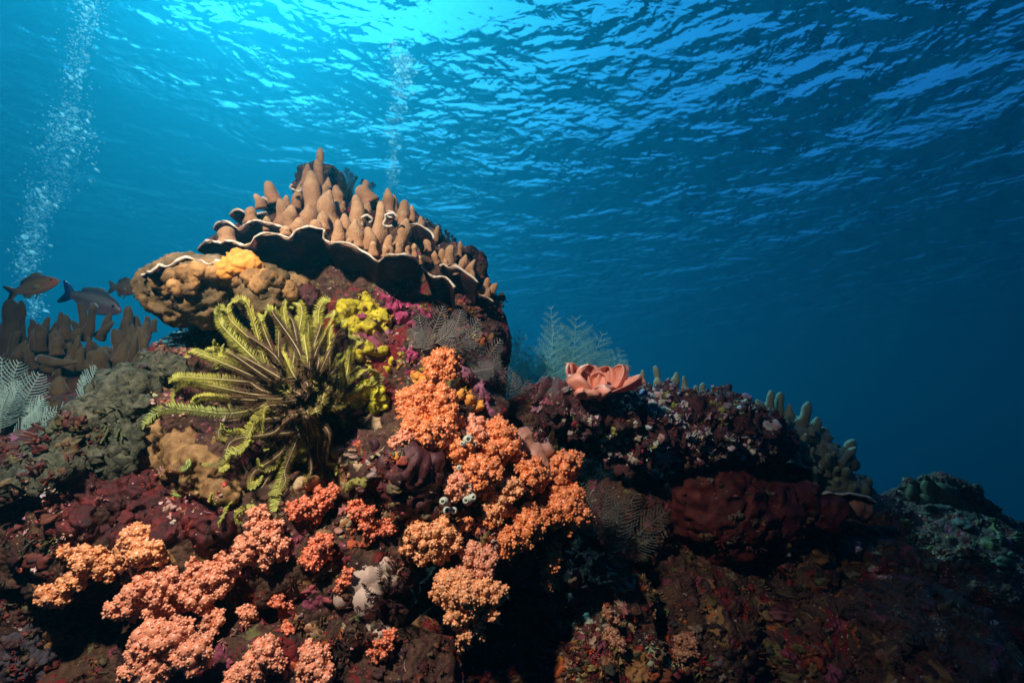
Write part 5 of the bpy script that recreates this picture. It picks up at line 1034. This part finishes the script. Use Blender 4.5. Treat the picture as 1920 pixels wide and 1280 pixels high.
# ------------------------------------------------------------------ pink petal coral on the ledge
M_PETAL = mat('salmon_petal_skin', [(0.3, (0.84, 0.30, 0.20)), (0.7, (0.92, 0.42, 0.31))], scale=16, bump=0.35, bscale=120, bdist=0.0025, rough=0.5, sss=0.25, spec=0.3, vcol=True)
pd_ = 1.16
pet = empty('petal_coral', at(1120, 750, pd_), 'salmon pink ruffled petal shaped coral sitting on the left end of the dead coral ledge', 'coral')
def rose_petal(az, el, Ln, wd, cup, curl, off=(0, 0, 0), seed=0, thick=0.0020, n=20, m=16):
    """a broad thin petal leaving the rosette's base at azimuth az and rising at el"""
    base = at(1112, 750, pd_) + Vector(off); H = Vector((0, math.cos(0.46), math.sin(0.46))); Z = Vector((0, -math.sin(0.46), math.cos(0.46))); Ln = Ln * 1.28; o_ = RT * math.cos(az) + H * math.sin(az); sd2 = o_.cross(Z); V = []
    for j in range(m + 1):
        t = j / m; e = el + curl * t * t
        c = base + (o_ * math.cos(el + curl * t * 0.4) + Z * math.sin(el + curl * t * 0.4)) * Ln * t
        nn = (Z * math.cos(e) - o_ * math.sin(e))
        w_ = wd * math.sqrt(max(0.0, 1 - (max(0.0, t - 0.35) / 0.65) ** 2.6)) * (0.35 + 0.65 * min(1, t / 0.45))
        for i in range(n + 1):
            u = 2 * i / n - 1
            p = c + sd2 * w_ * u + nn * (cup * u * u * wd + 0.007 * t * math.sin(u * 5 + seed * 2.1) + 0.004 * t * math.sin(u * 9 + seed))
            p += nn * 0.006 * noise.noise(Vector((u * 1.6, t * 2, seed * 3.3)))
            V.append(p[:])
    V = np.array(V); q = np.array([(j * (n + 1) + i, j * (n + 1) + i + 1, (j + 1) * (n + 1) + i + 1, (j + 1) * (n + 1) + i) for j in range(m) for i in range(n)])
    N_ = vnormals(V, q); W = np.vstack([V + N_ * thick / 2, V - N_ * thick / 2]); kk = len(V)
    loop = [i for i in range(n + 1)] + [j * (n + 1) + n for j in range(1, m + 1)] + [m * (n + 1) + i for i in range(n - 1, -1, -1)] + [j * (n + 1) for j in range(m - 1, 0, -1)]
    e2 = np.array([(a, b, b + kk, a + kk) for a, b in zip(loop, loop[1:] + loop[:1])])
    tt = np.repeat(np.linspace(0, 1, m + 1), n + 1)[:, None]; uu = np.tile(np.abs(np.linspace(-1, 1, n + 1)), m + 1)[:, None]
    sh = np.array([(1.0, 0.70, 0.55)]) * (1 - tt) + np.array([(1.0, 1.02, 1.05)]) * tt + 0.12 * (np.maximum(uu, tt) > 0.93)
    g = G(); g.add(W, quads=np.vstack([q, q[:, ::-1] + kk, e2]), c=np.clip(np.tile(sh, (2, 1)), 0, 1.2)); g.build('petal', M_PETAL, pet)
D_ = math.radians
rose_petal(D_(150), D_(62), 0.066, 0.030, 0.35, 0.3, (-0.030, 0.012, 0.006), 1)
rose_petal(D_(95), D_(66), 0.062, 0.036, 0.25, 0.2, (-0.006, 0.02, 0.006), 2)
rose_petal(D_(55), D_(52), 0.060, 0.030, 0.3, 0.3, (0.022, 0.018, 0.006), 3)
rose_petal(D_(15), D_(40), 0.070, 0.034, 0.35, 0.5, (0.026, 0.004, 0.006), 4)
rose_petal(D_(-12), D_(24), 0.088, 0.026, 0.4, 0.15, (0.006, -0.012, 0.004), 5)
rose_petal(D_(205), D_(34), 0.062, 0.036, 0.45, 0.6, (-0.012, -0.006, 0.002), 6)
rose_petal(D_(248), D_(14), 0.044, 0.038, 0.5, 1.1, (-0.014, -0.008, 0.0), 7)
rose_petal(D_(290), D_(16), 0.042, 0.034, 0.5, 1.2, (0.012, -0.010, 0.002), 8)
rose_petal(D_(120), D_(70), 0.050, 0.024, 0.5, -0.3, (-0.012, -0.002, 0.004), 9)
rose_petal(D_(60), D_(64), 0.044, 0.024, 0.5, -0.2, (0.006, -0.004, 0.004), 10)

# ------------------------------------------------------------------ sea squirts
M_SQ = mat('sea_squirt_skin', [(0.3, (0.42, 0.46, 0.36)), (0.7, (0.60, 0.62, 0.52))], scale=40, bump=0.3, bscale=200, rough=0.4, sss=0.2, spec=0.5)
M_SQD = mat('siphon_dark', [(0.3, (0.02, 0.05, 0.02)), (0.7, (0.05, 0.09, 0.03))], scale=40, bump=0.0)
def squirt(px, py, r, label, rot=0.0):
    d = hit(px, py)[2] - 0.03; k = d / FPX; e = empty('sea_squirt', at(px, py, d), label, 'sea squirt', 'pale sea squirts between the orange soft corals')
    ax = (-FWD * 0.85 + RT * rot + UP * 0.25).normalized(); c = Vector(at(px, py, d)); R_ = r * k
    prof = [(-1.2, .45), (-0.8, .9), (-0.2, 1.0), (0.35, .92), (0.7, .70), (0.9, .55), (1.05, .52), (1.08, .42), (0.95, .34), (0.7, .30)]
    v, t, q = tube([c + ax * R_ * a for a, b in prof], [R_ * b for a, b in prof], 14); 
    # tube tangents follow the axis even where the wall turns inward
    f = frame(ax); ang = np.linspace(0, 2 * math.pi, 14, endpoint=False); V = []
    for a, b in prof:
        for th in ang: V.append((c + f @ Vector((b * R_ * math.cos(th), b * R_ * math.sin(th), a * R_)))[:])
    q = [(i * 14 + j, i * 14 + (j + 1) % 14, (i + 1) * 14 + (j + 1) % 14, (i + 1) * 14 + j) for i in range(len(prof) - 1) for j in range(14)]
    g = G(); g.add(np.array(V), quads=q); g.build('body', M_SQ, e)
    g = G(); iv, it = ICO[2]; g.add(iv * R_ * 0.33 + np.array(c + ax * R_ * 0.62), tris=it); g.build('siphon', M_SQD, e)
for px, py, r, lab, rot in [(878, 824, 10, 'largest ringed pale green sea squirt, below the pinkish soft coral tuft', .1), (868, 832, 6, 'small pale sea squirt touching the left side of the ringed one', -.2), (888, 834, 6, 'small pale sea squirt touching the lower right of the ringed one', .3),
                            (861, 877, 6, 'lone pale sea squirt in the middle of the column, left of the deep orange head', .1), (880, 914, 5, 'tiny pale sea squirt uppermost of the lower cluster, beside the pinkish tuft', .2), (882, 925, 5, 'tiny pale sea squirt second from the top of the lower cluster', .1),
                            (876, 938, 9, 'big whitish sea squirt with a dark hole at the right of the lower cluster', -.2), (886, 932, 8, 'whitish sea squirt leaning on the big one in the lower cluster', .3), (832, 940, 9, 'round glossy white sea squirt at the left of the lower cluster', -.1),
                            (838, 957, 8, 'left one of the joined pair of sea squirts above the flat topped soft coral', .1), (851, 957, 7, 'right one of the joined pair of sea squirts above the flat topped soft coral', .2), (783, 629, 7, 'single white sea squirt on the pinnacle wall beside the orange sponge band', .1)]:
    squirt(px, py, r, lab, rot)

# ------------------------------------------------------------------ fish
def fish_mat(name, stops, belly, stripe=None):
    m = bpy.data.materials.new(name); m.use_nodes = True; N = m.node_tree.nodes; K = m.node_tree.links.new; b = N['Principled BSDF']
    a = N.new('ShaderNodeAttribute'); a.attribute_name = 'col'; K(a.outputs['Color'], b.inputs['Base Color']); b.inputs['Roughness'].default_value = 0.38
    tc = N.new('ShaderNodeTexCoord'); v = N.new('ShaderNodeTexVoronoi'); v.inputs['Scale'].default_value = 190; K(tc.outputs['Object'], v.inputs['Vector'])
    bp = N.new('ShaderNodeBump'); bp.inputs['Strength'].default_value = 0.25; bp.inputs['Distance'].default_value = 0.002; K(v.outputs['Distance'], bp.inputs['Height']); K(bp.outputs[0], b.inputs['Normal'])
    return m
M_FISH = fish_mat('fish_scales', None, None)
M_EYE = mat('fish_eye', [(0.3, (0.01, 0.01, 0.01)), (0.7, (0.02, 0.02, 0.02))], bump=0, rough=0.1, spec=0.6)
def fish(label, tail, nose, d, hgt, pal, fork=0.5, nose_r=0.3, tail_h=0.62, dors=0.22, wide=0.42):
    """pal: back, side, belly, fin, tail, snout"""
    T0, N0 = at(tail[0], tail[1], d), at(nose[0], nose[1], d); ax = N0 - T0; Lf = ax.length; X = ax.normalized(); Y = FWD; Z = X.cross(Y).normalized() * (-1)
    if Z.z < 0: Z = -Z
    e = empty('reef_fish', (T0 + N0) / 2, label, 'fish', 'reef fish swimming above the left slope')
    H = hgt * d / FPX
    st = [(0.17, .17, 0), (0.22, .18, 0), (0.30, .27, 0.0), (0.42, .42, .01), (0.55, .50, .02), (0.68, .49, .02), (0.80, .40, .0), (0.89, .29, -.03), (0.95, .18, -.05), (0.985, .09, -.06), (1.0, .02, -.06)]
    V = []; C = []; seg = 18; P = [np.array(c, float) * 0.8 for c in pal]
    for s, hh, off in st:
        for k in range(seg):
            a = 2 * math.pi * k / seg; z = math.cos(a) * hh * H + off * H; y = math.sin(a) * hh * H * wide * (1.1 if s > .6 else 1)
            V.append((T0 + X * s * Lf + Z * z + Y * y)[:]); u = math.cos(a)
            c = P[0] * max(0, u) + P[1] * (1 - abs(u)) + P[2] * max(0, -u)
            if 0.12 < u < 0.55: c = c * 0.6 + P[6] * 0.4
            if s > .88: c = c * 0.4 + P[5] * 0.6
            C.append(c)
    q = [(i * seg + k, i * seg + (k + 1) % seg, (i + 1) * seg + (k + 1) % seg, (i + 1) * seg + k) for i in range(len(st) - 1) for k in range(seg)]
    V.append((T0 + X * 0.16 * Lf)[:]); C.append(P[1]); t = [(len(V) - 1, (k + 1) % seg, k) for k in range(seg)]
    g = G(); g.add(np.array(V), t, q, np.array(C)); body = g.build('body', M_FISH, e)
    def fin(name, pts, c, th=0.0016, par=e, yoff=0.0, out=0.0):
        # pts run round the outline in (along, up) fractions
        P2 = [T0 + X * a * Lf + Z * b * H + Y * (yoff + out * i) for i, (a, b) in enumerate(pts)]; n = len(P2); cen = sum(P2, Vector()) / n
        V2 = [(p + Y * th)[:] for p in P2] + [(p - Y * th)[:] for p in P2] + [(cen + Y * th * 1.5)[:], (cen - Y * th * 1.5)[:]]; tr = []; qd = []
        for i in range(n):
            j = (i + 1) % n; tr += [(2 * n, i, j), (2 * n + 1, n + j, n + i)]; qd.append((i, n + i, n + j, j))
        g2 = G(); cc = np.array([np.array(c) * (0.75 + 0.5 * ((i % 2))) for i in range(n)] * 2 + [c, c]); g2.add(np.array(V2), tr, qd, cc); return g2.build(name, M_FISH, par)
    fin('tail_fin', [(0.20, .17), (0.12, .34), (0.02, tail_h), (-0.01, tail_h * .9), (0.03 + 0.05 * fork, .25), (0.03 + 0.08 * fork, 0), (0.03 + 0.05 * fork, -.25), (-0.01, -tail_h * .9), (0.02, -tail_h), (0.12, -.34), (0.20, -.17)], P[4])
    fin('dorsal_fin', [(0.30, .25), (0.33, .40 + dors * .3), (0.40, .44 + dors * .6), (0.48, .50 + dors * .6), (0.56, .52 + dors), (0.64, .52 + dors), (0.72, .46 + dors * .6), (0.76, .42), (0.6, .40), (0.4, .30)], P[3])
    fin('anal_fin', [(0.30, -.25), (0.32, -.46), (0.38, -.56), (0.46, -.48), (0.48, -.40)], P[3])
    fin('pelvic_fin', [(0.58, -.44), (0.54, -.62), (0.50, -.72), (0.52, -.58), (0.55, -.44)], P[3])
    fin('pectoral_fin', [(0.70, -.08), (0.64, .0), (0.56, -.06), (0.55, -.18), (0.62, -.24), (0.69, -.18)], P[6], yoff=-0.42 * wide * H * 1.15)
    iv, it = ICO[2]; g = G(); g.add(iv * H * 0.062 + np.array(T0 + X * 0.885 * Lf + Z * 0.06 * H - Y * 0.29 * wide * H), tris=it); g.build('eye', M_EYE, e)
fish('reddish brown reef fish with an orange snout, leftmost of the three fish', (10, 552), (111, 524), 1.6, 33, [(0.26, 0.12, 0.07), (0.44, 0.26, 0.12), (0.72, 0.42, 0.24), (0.28, 0.26, 0.10), (0.40, 0.18, 0.08), (0.85, 0.22, 0.09), (0.52, 0.52, 0.18)], fork=1.6, tail_h=0.5)
fish('large slaty purple fish with a blue tail, half hidden behind the brown finger coral', (114, 546), (229, 581), 1.72, 46, [(0.09, 0.11, 0.12), (0.15, 0.12, 0.17), (0.38, 0.26, 0.33), (0.20, 0.28, 0.25), (0.03, 0.08, 0.30), (0.18, 0.11, 0.17), (0.46, 0.60, 0.58)], fork=0.6, tail_h=0.48, dors=0.08)
fish('small dark brown reef fish nearest the brown plate coral', (204, 538), (259, 541), 1.7, 30, [(0.12, 0.12, 0.07), (0.20, 0.14, 0.09), (0.30, 0.11, 0.11), (0.13, 0.11, 0.07), (0.12, 0.11, 0.08), (0.32, 0.11, 0.12), (0.28, 0.24, 0.13)], fork=0.3, tail_h=0.40, dors=0.16)

# ------------------------------------------------------------------ bubbles
mb = bpy.data.materials.new('air_bubble_film'); mb.use_nodes = True; tn = mb.node_tree; tn.nodes.clear()
b1 = tn.nodes.new('ShaderNodeBsdfTranslucent'); b1.inputs[0].default_value = (0.78, 1, 1, 1)
b2 = tn.nodes.new('ShaderNodeBsdfGlossy'); b2.inputs['Roughness'].default_value = 0.42; b2.inputs['Color'].default_value = (1, 1, 1, 1)
b3 = tn.nodes.new('ShaderNodeBsdfDiffuse'); b3.inputs[0].default_value = (0.95, 0.98, 1, 1)
m1 = tn.nodes.new('ShaderNodeMixShader'); m1.inputs[0].default_value = 0.08; tn.links.new(b1.outputs[0], m1.inputs[1]); tn.links.new(b3.outputs[0], m1.inputs[2])
m2 = tn.nodes.new('ShaderNodeMixShader'); m2.inputs[0].default_value = 0.15; tn.links.new(m1.outputs[0], m2.inputs[1]); tn.links.new(b2.outputs[0], m2.inputs[2])
b4 = tn.nodes.new('ShaderNodeBsdfTransparent'); m3 = tn.nodes.new('ShaderNodeMixShader'); m3.inputs[0].default_value = 0.95; tn.links.new(b4.outputs[0], m3.inputs[1]); tn.links.new(m2.outputs[0], m3.inputs[2])
bo = tn.nodes.new('ShaderNodeOutputMaterial'); tn.links.new(m3.outputs[0], bo.inputs[0])
iv, it = ICO[2]; gb = G(); kf = it[(iv[it][:, :, 2] > 0.12).all(axis=1)]; gb.add(iv * np.array([1, 1, 0.75]), tris=kf)
proto = gb.build('air_bubble', mb); bme = proto.data; bpy.data.objects.remove(proto)
def column(path, d, n, label, group, rpx, seed, nmic, tilt):
    """path: (px, py, half width, share)"""
    rr = random.Random(seed); wts = [p[3] for p in path[:-1]]; G_ = G(); iv1, it1 = ICO[2]; it1 = it1[(iv1[it1][:, :, 2] > 0.1).all(axis=1)]
    def spot():
        i = rr.choices(range(len(path) - 1), wts)[0]; t = rr.random(); a, b = path[i], path[i + 1]
        x = a[0] + (b[0] - a[0]) * t; y = a[1] + (b[1] - a[1]) * t; w = a[2] + (b[2] - a[2]) * t
        return x + rr.gauss(0, w * 0.5), y + rr.gauss(0, 4), d + rr.gauss(0, w * 0.5) * d / FPX
    for i in range(n):
        x, y, dd = spot(); o = bpy.data.objects.new('air_bubble', bme); s = rpx * (rr.random() ** 1.7 * 1.3 + 0.35) * dd / FPX
        o.location = at(x, y, dd); o.scale = (s * rr.uniform(.9, 1.5), s, s); o.rotation_euler = (-0.45 + rr.uniform(-.4, .4), tilt + rr.uniform(-.4, .4), 0); col.objects.link(o)
        tag(o, label, 'air bubble', group)
    for i in range(nmic):
        x, y, dd = spot(); s = rpx * rr.uniform(0.16, 0.42) * dd / FPX
        G_.add(iv1 * np.array([s * 1.2, s, s * 0.7]) + np.array(at(x, y, dd)), tris=it1)
    tag(G_.build('fine_bubbles', mb), 'cloud of fine bubbles rising within ' + group, 'bubbles', kind='stuff')
column([(62, 600, 18, .5), (66, 550, 22, .5), (48, 510, 30, 2.2), (70, 400, 30, 1.2), (100, 350, 55, 1.3), (125, 270, 62, 1.6), (128, 200, 34, .7), (145, 120, 26, .8), (160, 50, 36, 1.0), (178, -20, 46, 1)], 3.4, 150,
       'silvery air bubble in the wide loose stream rising at the far left', 'the wide bubble stream at far left', 3.9, 41, 2600, 0.35)
column([(722, 372, 16, .7), (735, 345, 12, 1.5), (737, 300, 12, 1.2), (738, 240, 13, 1.2), (748, 180, 22, 1.7), (756, 130, 26, 1.7), (756, 108, 28, .5), (737, 84, 7, .3), (736, 80, 5, .2)], 4.6, 145,
       'silvery air bubble in the narrow stream rising above the summit', 'the narrow bubble stream above the summit', 2.7, 42, 1500, 0.15)
# ------------------------------------------------------------------ the sea water itself fades far things to blue
def haze_box():
    m = bpy.data.materials.new('sea_haze'); m.use_nodes = True; N = m.node_tree.nodes; N.clear()
    out = N.new('ShaderNodeOutputMaterial'); v = N.new('ShaderNodeVolumePrincipled'); m.node_tree.links.new(v.outputs[0], out.inputs['Volume'])
    v.inputs['Color'].default_value = (0.014, 0.33, 0.48, 1); v.inputs['Density'].default_value = 0.049; v.inputs['Anisotropy'].default_value = 0.80
    v.inputs['Absorption Color'].default_value = (0, 0, 0, 1)
    x0, x1, y0, y1, z0, z1 = -50, 50, -12, 60, -12, SURF_Z + 0.6
    g = G()
    g.add([(x, y, z) for z in (z0, z1) for y in (y0, y1) for x in (x0, x1)],
          quads=[(0, 2, 3, 1), (4, 5, 7, 6), (0, 1, 5, 4), (2, 6, 7, 3), (0, 4, 6, 2), (1, 3, 7, 5)])
    o = g.build('haze', m, smooth=False); o.data.materials[0] = m
    tag(o, kind='stuff')
haze_box()
